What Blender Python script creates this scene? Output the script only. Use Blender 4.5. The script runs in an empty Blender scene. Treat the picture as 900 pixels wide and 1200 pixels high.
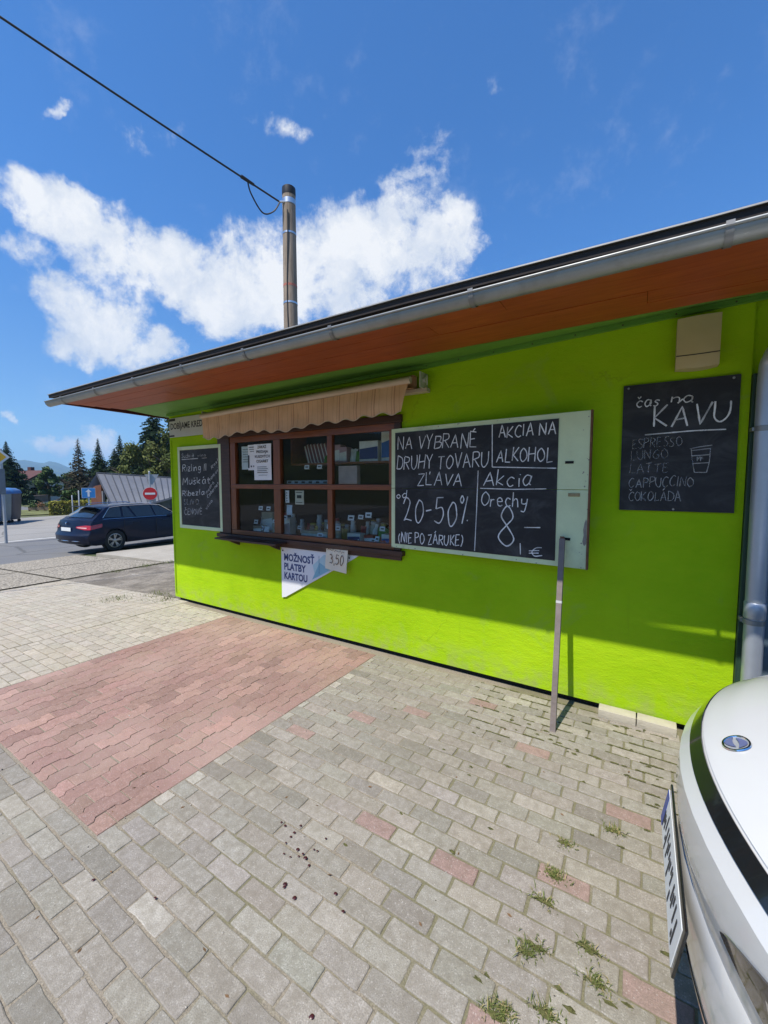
import bpy, bmesh, math, random
from mathutils import Vector, Matrix, Euler
from mathutils import noise as mnoise
random.seed(7)
R = math.radians
scene = bpy.context.scene
COL = scene.collection

# ---------------------------------------------------------------- camera
cam_d = bpy.data.cameras.new("camera"); cam = bpy.data.objects.new("camera", cam_d); COL.objects.link(cam)
cam_d.sensor_fit = 'VERTICAL'; cam_d.sensor_height = 36.0; cam_d.lens = 14.4
cam_d.clip_start = 0.05; cam_d.clip_end = 30000
cam.location = (0, 0, 1.7); cam.rotation_mode = 'XYZ'
cam.rotation_euler = (R(90 - 4.05), 0, R(32.1))
scene.camera = cam

# ---------------------------------------------------------------- light, sky, exposure
SUN_TO = Vector((-0.18, -1.0, 1.754)).normalized()          # towards the sun
SUN_EL = math.asin(SUN_TO.z); SUN_ROT = math.atan2(SUN_TO.x, SUN_TO.y)
sd = bpy.data.lights.new("sun", 'SUN'); sd.energy = 5.0; sd.angle = R(0.53); sd.color = (1.0, 0.94, 0.84)
sun = bpy.data.objects.new("sun", sd); COL.objects.link(sun)
sun.rotation_euler = (-SUN_TO).to_track_quat('-Z', 'Y').to_euler(); sun.location = (-3, -8, 14)
SKY_STRENGTH = 0.07
scene.view_settings.view_transform = 'Standard'; scene.view_settings.look = 'None'
scene.view_settings.exposure = 0.28; scene.view_settings.gamma = 1.0
scene.view_settings.use_curve_mapping = False
scene.cycles.max_bounces = 8; scene.cycles.transparent_max_bounces = 12
scene.cycles.volume_bounces = 1; scene.cycles.caustics_refractive = False; scene.cycles.caustics_reflective = False
scene.cycles.use_denoising = True

class NT:
    """small helper round a node tree"""
    def __init__(s, tree): s.t = tree; s.n = tree.nodes; s.l = tree.links
    def new(s, typ, **kw):
        n = s.n.new(typ)
        for k, v in kw.items():
            if k.startswith('in_'): n.inputs[int(k[3:])].default_value = v
            else: setattr(n, k, v)
        return n
    def link(s, a, b): s.l.new(a, b)
    def math(s, op, a, b=None, c=None, clamp=False):
        n = s.n.new('ShaderNodeMath'); n.operation = op; n.use_clamp = clamp
        for i, v in enumerate((a, b, c)):
            if v is None: continue
            if isinstance(v, (int, float)): n.inputs[i].default_value = v
            else: s.link(v, n.inputs[i])
        return n.outputs[0]
    def mix(s, fac, a, b, blend='MIX'):
        n = s.n.new('ShaderNodeMix'); n.data_type = 'RGBA'; n.blend_type = blend
        for i, v in ((0, fac), (6, a), (7, b)):
            if isinstance(v, (int, float)): n.inputs[i].default_value = v
            elif isinstance(v, tuple): n.inputs[i].default_value = v if len(v) == 4 else v + (1,)
            else: s.link(v, n.inputs[i])
        return n.outputs[2]
    def sstep(s, x, lo, hi):
        n = s.n.new('ShaderNodeMapRange'); n.interpolation_type = 'SMOOTHSTEP'
        s.link(x, n.inputs[0]); n.inputs[1].default_value = lo; n.inputs[2].default_value = hi
        return n.outputs[0]
    def ramp(s, x, lo, hi, a=0.0, b=1.0):
        n = s.n.new('ShaderNodeMapRange'); s.link(x, n.inputs[0])
        for i, v in enumerate((lo, hi, a, b)): n.inputs[i + 1].default_value = v
        return n.outputs[0]
    def noise(s, vec, scale, detail=3, rough=.5, dist=0.0):
        n = s.n.new('ShaderNodeTexNoise'); n.inputs['Scale'].default_value = scale
        n.inputs['Detail'].default_value = detail; n.inputs['Roughness'].default_value = rough
        n.inputs['Distortion'].default_value = dist
        if vec is not None: s.link(vec, n.inputs['Vector'])
        return n
    def scaled(s, vec, sc):
        n = s.n.new('ShaderNodeMapping'); n.inputs['Scale'].default_value = sc; s.link(vec, n.inputs['Vector']); return n.outputs[0]

def build_world():
    w = bpy.data.worlds.new("World"); scene.world = w; w.use_nodes = True
    T = NT(w.node_tree); T.n.clear()
    out = T.new('ShaderNodeOutputWorld'); bg = T.new('ShaderNodeBackground'); bg.inputs[1].default_value = SKY_STRENGTH
    sky = T.new('ShaderNodeTexSky'); sky.sky_type = 'NISHITA'; sky.sun_disc = False
    sky.sun_elevation = SUN_EL; sky.sun_rotation = SUN_ROT
    sky.air_density = 1.0; sky.dust_density = 0.35; sky.ozone_density = 2.2; sky.altitude = 700
    tc = T.new('ShaderNodeTexCoord'); d = tc.outputs['Generated']
    def dot(v):
        n = T.new('ShaderNodeVectorMath', operation='DOT_PRODUCT'); T.link(d, n.inputs[0]); n.inputs[1].default_value = v; return n.outputs['Value']
    f = T.math('MAXIMUM', dot((-0.5314, 0.8471, 0)), 0.02)
    a = T.math('DIVIDE', dot((0.8471, 0.5314, 0)), f); b = T.math('DIVIDE', dot((0, 0, 1)), f)
    cx = T.new('ShaderNodeCombineXYZ'); T.link(a, cx.inputs[0]); T.link(b, cx.inputs[1]); P = cx.outputs[0]
    clouds = [(-0.754, 0.636, 0.1885, 0.0718, -22, 1.0), (-0.55, 0.531, 0.17, 0.0806, -35, 1.0), (-0.372, 0.444, 0.1409, 0.0875, -15, 1.0),
      (-0.83, 0.531, 0.09, 0.0576, -20, 0.55), (-0.661, 0.502, 0.1203, 0.0578, -40, 0.6), (-0.688, 0.366, 0.1417, 0.0944, -25, 1.0),
      (-0.579, 0.306, 0.122, 0.0555, 0, 0.9), (-0.241, 0.453, 0.1609, 0.1068, 0, 1.0), (-0.06, 0.531, 0.23, 0.1344, 10, 1.0),
      (0.08, 0.531, 0.17, 0.1248, 15, 0.95), (0.14, 0.483, 0.0803, 0.0773, 60, 0.7), (-0.28, 0.531, 0.12, 0.0864, 0, 0.6),
      (0.039, 0.711, 0.0888, 0.0374, 30, 0.42), (0.098, 0.748, 0.0394, 0.0837, -20, 0.3), (-0.215, 0.816, 0.0783, 0.0331, -10, 0.36),
      (-0.499, 0.813, 0.0979, 0.0405, 10, 0.42), (-0.757, 0.859, 0.0429, 0.0183, 0, 0.55), (0.249, 0.895, 0.0428, 0.0218, 0, 0.2),
      (-0.774, 0.099, 0.0991, 0.0286, 0, 0.75), (-0.85, 0.103, 0.0578, 0.0286, 0, 0.65),
      (-0.702, 0.095, 0.0722, 0.0409, 0, 0.8), (-0.919, 0.152, 0.0206, 0.0162, 0, 0.6), (-0.641, 0.074, 0.124, 0.0287, 0, 0.5),
      (0.512, 0.196, 0.41, 0.121, 0, 0.8), (-1.2, 0.531, 0.24, 0.115, 0, 0.8), (-1.526, 0.296, 0.305, 0.08, 10, 0.8)]
    # billow: the coordinates are pushed about by noise so edges break up
    nz = T.noise(d, 6.0, 9, .60); nv = T.new('ShaderNodeVectorMath', operation='SUBTRACT'); T.link(nz.outputs['Color'], nv.inputs[0]); nv.inputs[1].default_value = (.5, .5, .5)
    ns = T.new('ShaderNodeVectorMath', operation='SCALE'); T.link(nv.outputs[0], ns.inputs[0]); ns.inputs['Scale'].default_value = 0.21
    nadd = T.new('ShaderNodeVectorMath', operation='ADD'); T.link(P, nadd.inputs[0]); T.link(ns.outputs[0], nadd.inputs[1])
    acc = None
    for (x, y, sx, sy, an, wgt) in clouds:
        m = T.new('ShaderNodeMapping', vector_type='TEXTURE'); T.link(nadd.outputs[0], m.inputs['Vector'])
        m.inputs['Location'].default_value = (x, y, 0); m.inputs['Rotation'].default_value = (0, 0, R(an)); m.inputs['Scale'].default_value = (sx * 1.25, sy * 1.25, 1)
        sep = T.new('ShaderNodeSeparateXYZ'); T.link(m.outputs[0], sep.inputs[0])
        r2 = T.math('ADD', T.math('MULTIPLY', sep.outputs[0], sep.outputs[0]), T.math('MULTIPLY', sep.outputs[1], sep.outputs[1]))
        v = T.math('MULTIPLY', T.math('SUBTRACT', 1.0, r2, clamp=True), wgt)
        acc = v if acc is None else T.math('SMOOTH_MAX', acc, v, 0.12)
    # clouds over the half of the sky behind the viewer come from noise alone
    up = T.new('ShaderNodeSeparateXYZ'); T.link(d, up.inputs[0])
    back = T.math('MULTIPLY', T.sstep(T.noise(d, 2.6, 5, .55).outputs['Fac'], .52, .72), T.sstep(T.math('MULTIPLY', dot((-0.5314, 0.8471, 0)), -1.0), 0.0, 0.25))
    acc = T.math('MAXIMUM', acc, T.math('MULTIPLY', back, 0.45))
    fine = T.noise(d, 8.0, 11, .66, .25).outputs['Fac']; fine2 = T.noise(d, 30.0, 8, .66).outputs['Fac']
    dens = T.math('ADD', acc, T.math('ADD', T.math('MULTIPLY', T.math('SUBTRACT', fine, .5), 2.2), T.math('MULTIPLY', T.math('SUBTRACT', fine2, .5), .9)))
    mask = T.math('MULTIPLY', T.sstep(dens, .17, .80), T.sstep(acc, 0.03, 0.26))
    mask = T.math('MULTIPLY', mask, T.sstep(up.outputs[2], 0.0, 0.03))
    # shading of the clouds: thick cores white, thin and lower parts a little blue grey
    sh = T.noise(nadd.outputs[0], 7.0, 6, .6).outputs['Fac']
    lit = T.ramp(T.math('ADD', T.math('MULTIPLY', dens, .30), T.math('MULTIPLY', sh, 1.5)), .60, 1.12)
    ccol = T.mix(lit, (6.2, 7.3, 9.2), (11.4, 11.5, 11.6))
    hs = T.new('ShaderNodeHueSaturation'); hs.inputs['Saturation'].default_value = SKY_SAT; hs.inputs['Value'].default_value = SKY_VAL; T.link(sky.outputs[0], hs.inputs['Color'])
    skyc = T.mix(1.0, hs.outputs[0], T.mix(T.sstep(up.outputs[2], .0, .55), (.92, 1.28, 1.62), SKY_TINT), 'MULTIPLY')
    T.link(T.mix(mask, skyc, ccol), bg.inputs[0]); T.link(bg.outputs[0], out.inputs[0])

SKY_SAT, SKY_VAL, SKY_TINT = 1.0, 1.0, (0.72, 1.58, 2.42)
build_world()

# ---------------------------------------------------------------- materials
MATS = {}
def newmat(name):
    m = bpy.data.materials.new(name); m.use_nodes = True; T = NT(m.node_tree)
    b = T.n['Principled BSDF']; MATS[name] = m
    return m, T, b
def M(name, col, rough=.6, var=.12, scale=6.0, bump=0.0, bscale=40.0, metal=0.0, spec=.5, coat=0.0, stretch=None, dirt=0.0, dirtcol=(.08, .07, .05)):
    if name in MATS: return MATS[name]
    m, T, b = newmat(name)
    tc = T.new('ShaderNodeTexCoord'); v = tc.outputs['Object']
    if stretch: v = T.scaled(v, stretch)
    n = T.noise(v, scale, 5, .6).outputs['Fac']
    k = T.ramp(n, .28, .72)
    lo = tuple(c * (1 - var) for c in col); hi = tuple(min(1, c * (1 + var)) for c in col)
    c = T.mix(k, lo, hi)
    if dirt:
        dn = T.sstep(T.noise(tc.outputs['Object'], scale * .55, 6, .68).outputs['Fac'], .52, .75)
        c = T.mix(T.math('MULTIPLY', dn, dirt), c, dirtcol)
    T.link(c, b.inputs['Base Color'])
    b.inputs['Roughness'].default_value = rough; b.inputs['Metallic'].default_value = metal
    b.inputs['Specular IOR Level'].default_value = spec; b.inputs['Coat Weight'].default_value = coat; b.inputs['Coat Roughness'].default_value = .04
    if bump:
        bn = T.noise(v, bscale, 4, .6).outputs['Fac']; bp = T.new('ShaderNodeBump'); bp.inputs['Strength'].default_value = bump; bp.inputs['Distance'].default_value = .01
        T.link(bn, bp.inputs['Height']); T.link(bp.outputs[0], b.inputs['Normal'])
    return m

# ---------------------------------------------------------------- mesh helpers
def finish(o, angle=38):
    me = o.data; bm = bmesh.new(); bm.from_mesh(me)
    for f in bm.faces: f.smooth = True
    for e in bm.edges:
        e.smooth = len(e.link_faces) == 2 and e.calc_face_angle(3.2) < R(angle)
    bm.to_mesh(me); bm.free(); return o
def tag(o, label=None, cat=None, group=None, kind=None):
    if label: o['label'] = label
    if cat: o['category'] = cat
    if group: o['group'] = group
    if kind: o['kind'] = kind
    return o
def empty(name, loc=(0, 0, 0), rz=0.0, **kw):
    o = bpy.data.objects.new(name, None); COL.objects.link(o); o.location = loc; o.rotation_euler = (0, 0, rz); o.empty_display_size = .1
    return tag(o, **kw)
class MB:
    """collects shapes, then links them as ONE mesh object"""
    def __init__(s): s.v = []; s.f = []; s.m = []; s.c = []; s.usecol = False
    def add(s, vs, fs, mi=0, col=None):
        o = len(s.v); s.v += [tuple(p) for p in vs]
        for f in fs:
            s.f.append([o + i for i in f]); s.m.append(mi); s.c.append(col)
        if col is not None: s.usecol = True
        return s
    def box(s, x0, x1, y0, y1, z0, z1, mi=0, bev=0.0, mat=None, col=None):
        if bev <= 0:
            v = [Vector((x, y, z)) for z in (z0, z1) for y in (y0, y1) for x in (x0, x1)]
            f = [(0, 2, 3, 1), (4, 5, 7, 6), (0, 1, 5, 4), (2, 6, 7, 3), (0, 4, 6, 2), (1, 3, 7, 5)]
        else:
            bm = bmesh.new(); bmesh.ops.create_cube(bm, size=1.0)
            for q in bm.verts: q.co = Vector(((x0 + x1) / 2 + q.co.x * (x1 - x0), (y0 + y1) / 2 + q.co.y * (y1 - y0), (z0 + z1) / 2 + q.co.z * (z1 - z0)))
            bmesh.ops.bevel(bm, geom=bm.edges[:], offset=bev, segments=2, affect='EDGES', profile=.6)
            bm.verts.ensure_lookup_table(); v = [q.co.copy() for q in bm.verts]; f = [[q.index for q in p.verts] for p in bm.faces]; bm.free()
        if mat is not None: v = [mat @ q for q in v]
        return s.add(v, f, mi, col)
    def tube(s, pts, rad, seg=8, mi=0, caps=True):
        pts = [Vector(p) for p in pts]; n = len(pts); rads = rad if isinstance(rad, (list, tuple)) else [rad] * n
        vs = []; prev = None
        for i, p in enumerate(pts):
            t = (pts[min(i + 1, n - 1)] - pts[max(i - 1, 0)]).normalized()
            if prev is None: a = t.orthogonal().normalized()
            else: a = (prev - t * prev.dot(t)).normalized()
            prev = a; b = t.cross(a)
            for k in range(seg):
                an = 2 * math.pi * k / seg; vs.append(p + (a * math.cos(an) + b * math.sin(an)) * rads[i])
        fs = [(i * seg + k, i * seg + (k + 1) % seg, (i + 1) * seg + (k + 1) % seg, (i + 1) * seg + k) for i in range(n - 1) for k in range(seg)]
        if caps: fs += [tuple(reversed(range(seg))), tuple((n - 1) * seg + k for k in range(seg))]
        return s.add(vs, fs, mi)
    def lathe(s, prof, seg=16, loc=(0, 0, 0), mi=0):
        vs = []; L = Vector(loc)
        for (r, z) in prof:
            for k in range(seg):
                an = 2 * math.pi * k / seg; vs.append(L + Vector((r * math.cos(an), r * math.sin(an), z)))
        n = len(prof); fs = [(i * seg + k, i * seg + (k + 1) % seg, (i + 1) * seg + (k + 1) % seg, (i + 1) * seg + k) for i in range(n - 1) for k in range(seg)]
        fs += [tuple(reversed(range(seg))), tuple((n - 1) * seg + k for k in range(seg))]
        return s.add(vs, fs, mi)
    def prism(s, poly, fn, d0, d1, mi=0):
        """poly of 2-D points, fn(p, d) -> 3-D, extruded between depths d0 and d1"""
        n = len(poly); vs = [fn(p, d0) for p in poly] + [fn(p, d1) for p in poly]
        fs = [tuple(range(n)), tuple(reversed(range(n, 2 * n)))] + [(i, n + i, n + (i + 1) % n, (i + 1) % n) for i in range(n)]
        return s.add(vs, fs, mi)
    def grid(s, rows, mi=0, flip=False):
        n = len(rows[0]); vs = [p for r in rows for p in r]
        fs = [(i * n + j, i * n + j + 1, (i + 1) * n + j + 1, (i + 1) * n + j) for i in range(len(rows) - 1) for j in range(n - 1)]
        if flip: fs = [tuple(reversed(f)) for f in fs]
        return s.add(vs, fs, mi)
    def build(s, name, mats, parent=None, smooth=None, fixn=True, **kw):
        me = bpy.data.meshes.new(name); me.from_pydata([tuple(q) for q in s.v], [], s.f)
        for m in (mats if isinstance(mats, (list, tuple)) else [mats]): me.materials.append(m)
        me.polygons.foreach_set('material_index', s.m)
        if s.usecol:
            at = me.color_attributes.new('Col', 'FLOAT_COLOR', 'CORNER'); k = 0; buf = []
            for p, c in zip(me.polygons, s.c): buf += list((c or (1, 1, 1)) + (1,)) * len(p.vertices)
            at.data.foreach_set('color', buf)
        if fixn:
            bm = bmesh.new(); bm.from_mesh(me); bmesh.ops.recalc_face_normals(bm, faces=bm.faces[:]); bm.to_mesh(me); bm.free()
        me.update(); o = bpy.data.objects.new(name, me); COL.objects.link(o)
        if parent is not None: o.parent = parent
        if smooth: finish(o, smooth)
        return tag(o, **kw)
def copy_tree(o, parent=None):
    c = o.copy(); COL.objects.link(c)
    if parent is not None: c.parent = parent
    for ch in list(o.children): copy_tree(ch, c)
    return c
def lerp(a, b, t): return a + (b - a) * t
def interp(x, X, Y):
    if x <= X[0]: return Y[0]
    for i in range(1, len(X)):
        if x <= X[i]: return lerp(Y[i - 1], Y[i], (x - X[i - 1]) / (X[i] - X[i - 1]))
    return Y[-1]
ZBX, ZBZ = [-110.0, -62.0, -20.0, -16.0, -5.6], [-2.7, -0.7, -0.7, -0.57, 0.0]
def zg(x): return interp(x, ZBX, ZBZ)                          # the ground falls gently towards the road

# printed lettering from Blender's built-in font, as a mesh
def text_mesh(body, size=1.0, bold=0.0, spacing=1.0):
    cu = bpy.data.curves.new('lettering', 'FONT'); cu.body = body; cu.size = size; cu.offset = bold; cu.space_character = spacing; cu.resolution_u = 3
    ob = bpy.data.objects.new('lettering', cu); COL.objects.link(ob)
    dg = bpy.context.evaluated_depsgraph_get(); me = bpy.data.meshes.new_from_object(ob.evaluated_get(dg))
    vs = [v.co.copy() for v in me.vertices]; fs = [tuple(p.vertices) for p in me.polygons]
    bpy.data.objects.remove(ob); bpy.data.curves.remove(cu); bpy.data.meshes.remove(me)
    return vs, fs
def text_fit(mb, body, fn, u0, u1, v0, h, bold=0.0, mi=0, align='L', fit=True):
    """lettering between u0 and u1 on baseline v0, cap height h; fn(u, v) -> 3-D"""
    vs, fs = text_mesh(body, 1.0, bold)
    if not vs: return
    x0 = min(v.x for v in vs); x1 = max(v.x for v in vs); cap = 0.729
    k = (u1 - u0) / (x1 - x0) if fit else h / cap
    off = u0 if (fit or align == 'L') else (u0 + u1) / 2 - (x1 - x0) * k / 2
    mb.add([fn(off + (v.x - x0) * k, v0 + v.y * h / cap) for v in vs], fs, mi)

# handwriting: single-stroke letters drawn with chalk or pen
G = {
'A': (.66, "0,0 .33,1 .66,0|.13,.36 .54,.38"), 'B': (.58, "0,0 .02,1|~.02,1 .5,.9 .42,.58 .05,.52|~.05,.52 .6,.42 .5,.05 0,0"), 'C': (.6, "~.6,.88 .35,1 .06,.7 .04,.3 .3,0 .6,.14"),
'D': (.64, "0,0 .03,1|~.03,1 .5,.85 .64,.5 .45,.1 0,0"), 'E': (.54, ".52,.97 .03,1 0,0 .54,.02|.02,.52 .42,.53"), 'F': (.5, ".5,.98 .03,1 0,0|.02,.52 .4,.53"), 'G': (.64, "~.6,.88 .35,1 .06,.7 .04,.3 .3,0 .58,.1 .62,.42|.36,.42 .62,.42"),
'H': (.62, "0,0 .02,1|.6,0 .62,1|.01,.5 .61,.53"), 'I': (.12, ".06,0 .06,1"), 'J': (.45, "~.42,1 .42,.25 .25,0 0,.15"), 'K': (.58, "0,0 .03,1|.55,1 .04,.42 .58,0"), 'L': (.5, ".02,1 0,0 .5,.03"),
'M': (.74, "0,0 .08,1 .37,.3 .66,1 .74,0"), 'N': (.62, "0,0 .03,1 .58,0 .62,1"), 'O': (.64, "~.32,1 .04,.72 .04,.28 .32,0 .62,.3 .6,.72 .32,1"), 'P': (.54, "0,0 .03,1|~.03,1 .5,.92 .52,.62 .03,.48"),
'R': (.58, "0,0 .03,1|~.03,1 .5,.93 .5,.62 .03,.5|.2,.5 .58,0"), 'S': (.52, "~.5,.9 .25,1 .04,.78 .26,.52 .5,.28 .28,0 0,.1"), 'T': (.6, "0,.98 .6,1|.3,1 .3,0"), 'U': (.6, "~0,1 .02,.3 .3,0 .56,.3 .6,1"), 'V': (.62, "0,1 .3,0 .62,1"),
'X': (.6, "0,0 .6,1|0,1 .6,0"), 'Y': (.6, "0,1 .3,.5|.6,1 .3,.5 .28,0"), 'Z': (.56, "0,.98 .55,1 0,0 .56,.03"),
'a': (.48, "~.45,.55 .2,.62 .02,.3 .18,0 .42,.2 .46,.55|~.46,.58 .42,.15 .52,.02"), 'b': (.46, ".02,1 .02,0|~.02,.4 .25,.6 .46,.3 .25,0 .02,.1"), 'c': (.42, "~.42,.52 .2,.6 .02,.3 .2,0 .42,.1"), 'd': (.48, "~.44,.5 .2,.6 .02,.3 .2,0 .44,.15|.46,1 .46,0"),
'e': (.44, "~.03,.3 .42,.36 .3,.6 .05,.45 .08,.08 .28,0 .44,.1"), 'g': (.46, "~.44,.5 .2,.6 .02,.32 .2,.05 .44,.3|~.45,.58 .45,-.15 .25,-.38 .03,-.25"), 'h': (.46, ".03,1 .02,0|~.03,.35 .25,.6 .42,.45 .44,0"), 'i': (.1, ".05,.58 .05,0|.05,.78 .06,.82"), 'k': (.44, ".03,1 .02,0|.4,.6 .03,.25 .44,0"),
'l': (.12, ".05,1 .06,0"), 'm': (.7, ".02,.6 .02,0|~.02,.4 .18,.6 .33,.45 .34,0|~.34,.4 .5,.6 .66,.45 .68,0"), 'n': (.46, ".02,.6 .02,0|~.02,.38 .24,.6 .42,.45 .44,0"), 'o': (.46, "~.23,.6 .02,.35 .2,0 .44,.25 .23,.6"), 'r': (.34, ".02,.6 .02,0|~.02,.36 .16,.56 .34,.56"),
's': (.36, "~.35,.54 .16,.6 .05,.45 .3,.22 .2,0 0,.06"), 't': (.36, ".16,.9 .17,.02 .34,.02|0,.6 .36,.62"), 'u': (.46, "~.02,.6 .04,.15 .22,0 .42,.2|.43,.6 .45,0"), 'v': (.44, "0,.6 .2,0 .44,.6"), 'x': (.42, "0,0 .42,.6|0,.6 .42,0"), 'y': (.46, "~.02,.6 .06,.25 .3,.2 .44,.35|~.45,.6 .42,0 .3,-.35 .05,-.3"), 'z': (.42, "0,.58 .42,.6 0,0 .42,.03"),
'F': (.5, ".5,.98 .03,1 0,0|.02,.52 .4,.53"), 'w': (.6, "0,.6 .15,0 .3,.5 .45,0 .6,.6"),
'0': (.56, "~.28,1 .03,.6 .1,.1 .3,0 .54,.35 .48,.85 .28,1"), '2': (.55, "~.02,.75 .2,1 .48,.8 .3,.4 .02,.02|.02,.02 .2,.08 .55,.02"), '3': (.5, "~.04,.9 .3,1 .44,.75 .2,.55|~.2,.55 .5,.4 .4,.05 0,.06"), '5': (.55, ".52,.98 .12,1 .06,.55|~.06,.55 .4,.62 .54,.3 .35,0 0,.06"),
'8': (.6, "~.3,.52 .08,.75 .3,1 .5,.76 .3,.52 .02,.22 .3,0 .58,.22 .3,.52"), '-': (.4, ".03,.42 .38,.44"), ',': (.15, ".08,.1 .02,-.14"), '%': (.5, "~.12,1 .02,.85 .14,.72 .22,.86 .12,1|.46,1 .18,0|.42,.1 .48,.1"), '(': (.2, "~.2,1.02 .03,.7 .02,.3 .16,-.1"), ')': (.2, "~.02,1.02 .18,.7 .18,.25 .02,-.1"), '.': (.1, ".03,0 .06,.02"),
}
ACC = {'Á': ('A', '/'), 'É': ('E', '/'), 'Í': ('I', '/'), 'Ó': ('O', '/'), 'Ľ': ('L', "'"), 'Č': ('C', 'v'), 'Ž': ('Z', 'v'), 'Š': ('S', 'v'), 'Ť': ('T', 'v'), 'á': ('a', '/'), 'é': ('e', '/'), 'í': ('i', '/'), 'č': ('c', 'v'), 'š': ('s', 'v'), 'ľ': ('l', "'"), 'ň': ('n', 'v')}
def spline(pts, k=5):
    n = len(pts); out = []
    for i in range(n - 1):
        p0, p1, p2, p3 = pts[max(i - 1, 0)], pts[i], pts[i + 1], pts[min(i + 2, n - 1)]
        for j in range(k):
            t = j / k; t2 = t * t; t3 = t2 * t
            out.append(tuple(.5 * (2 * p1[q] + (p2[q] - p0[q]) * t + (2 * p0[q] - 5 * p1[q] + 4 * p2[q] - p3[q]) * t2 + (3 * p1[q] - p0[q] - 3 * p2[q] + p3[q]) * t3) for q in range(len(p1))))
    out.append(tuple(pts[-1])); return out
def glyph_strokes(txt):
    x = 0; out = []; rnd = random.Random(hash_str(txt))
    for ch in txt:
        if ch == ' ': x += .42; continue
        base, acc = ACC.get(ch, (ch, None)); w, sdef = G[base]
        jx = rnd.uniform(-.04, .04); jy = rnd.uniform(-.06, .06); sl = .07 + rnd.uniform(-.07, .07); sc = rnd.uniform(.90, 1.08)
        for st in sdef.split('|'):
            sm = st.startswith('~'); pts = [tuple(map(float, q.split(','))) for q in st.lstrip('~').split()]
            pts = spline(pts) if sm else spline(pts, 3) if False else pts
            wx, wy = rnd.uniform(0, 6), rnd.uniform(0, 6); out.append([(x + jx + px + sl * py + .022 * math.sin(5 * py + wx), py * sc + jy + .022 * math.sin(6 * px + wy)) for px, py in pts])
        top = 1.0 if base.isupper() else .66
        if acc == '/': out.append([(x + w * .4, top + .12), (x + w * .72, top + .3)])
        elif acc == 'v': out.append([(x + w * .25, top + .3), (x + w * .48, top + .12), (x + w * .8, top + .32)])
        elif acc == "'": out.append([(x + w * .5 + .1, 1.12), (x + w * .5 + .05, .9)])
        x += w + .2
    return out, x - .2
def hash_str(s): 
    h = 7
    for c in s: h = (h * 31 + ord(c)) % 1000003
    return h
def ribbon(mb, pts, fn, wd, col=None, rnd=random):
    """a flat chalk line along 2-D points"""
    P = []
    for i in range(len(pts) - 1):
        a, b = pts[i], pts[i + 1]; n = max(1, int(math.hypot(b[0] - a[0], b[1] - a[1]) / .02))
        P += [(lerp(a[0], b[0], j / n), lerp(a[1], b[1], j / n)) for j in range(n)]
    P.append(pts[-1]); vs = []
    for i, p in enumerate(P):
        a, b = P[max(i - 1, 0)], P[min(i + 1, len(P) - 1)]; dx, dy = b[0] - a[0], b[1] - a[1]; L = math.hypot(dx, dy) or 1
        w = wd * rnd.uniform(.75, 1.15) / 2; nx, ny = -dy / L * w, dx / L * w
        vs += [fn(p[0] + nx, p[1] + ny), fn(p[0] - nx, p[1] - ny)]
    if col is None: mb.add(vs, [(2 * i, 2 * i + 1, 2 * i + 3, 2 * i + 2) for i in range(len(P) - 1)], 0, None); return
    s0 = rnd.uniform(0, 50); base = len(mb.v); mb.v += [tuple(p) for p in vs]; mb.usecol = True
    for i in range(len(P) - 1):                                          # pressure comes and goes along the stroke
        k = max(.25, 1.05 + .75 * mnoise.noise((s0 + i * .11, 2.0, 0))); mb.f.append([base + j for j in (2 * i, 2 * i + 1, 2 * i + 3, 2 * i + 2)]); mb.m.append(0); mb.c.append(tuple(c * k for c in col))
def handwrite(mb, txt, u0, v0, u1, v1, h, fn, wd, col=None):
    st, W = glyph_strokes(txt); L = math.hypot(u1 - u0, v1 - v0); ex = ((u1 - u0) / L, (v1 - v0) / L); ey = (-ex[1], ex[0])
    kx = L / W
    for s in st:
        ribbon(mb, [(u0 + ex[0] * x * kx + ey[0] * y * h, v0 + ex[1] * x * kx + ey[1] * y * h) for x, y in s], fn, wd, col)
T_BIG = [('NA VYBRANÉ', 0.072, 2.007, 0.852, 1.99, 0.118, 1), ('DRUHY TOVARU', 0.063, 1.822, 0.954, 1.826, 0.119, 1), ('ZĽAVA', 0.292, 1.678, 0.727, 1.673, 0.11, 1), ('od', 0.058, 1.557, 0.171, 1.567, 0.067, 1), ('20-50%', 0.143, 1.34, 0.783, 1.35, 0.219, 1), ('(NIE PO ZÁRUKE)', 0.086, 1.143, 0.739, 1.167, 0.092, 1), ('AKCIA NA', 1.04, 2.052, 1.466, 2.058, 0.092, 1), ('ALKOHOL', 1.025, 1.869, 1.445, 1.856, 0.1, 1), ('Akcia', 0.917, 1.674, 1.294, 1.678, 0.116, 1), ('Orechy', 0.898, 1.515, 1.271, 1.52, 0.109, 1), ('8', 1.058, 1.193, 1.192, 1.197, 0.307, 1)]
T_BIGS = [[(0.871, 1.801), (0.863, 1.476), (0.851, 1.139)], [(0.984, 2.163), (0.99, 1.829)], [(0.99, 1.827), (1.24, 1.817), (1.476, 1.807)], [(0.891, 1.657), (1.165, 1.651), (1.41, 1.657)], [(1.255, 1.36), (1.375, 1.367)], [(1.227, 1.236), (1.231, 1.149)], [(1.389, 1.216), (1.348, 1.21), (1.318, 1.178), (1.338, 1.148), (1.394, 1.158)], [(1.295, 1.183), (1.371, 1.193)], [(1.295, 1.165), (1.367, 1.173)]]
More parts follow.
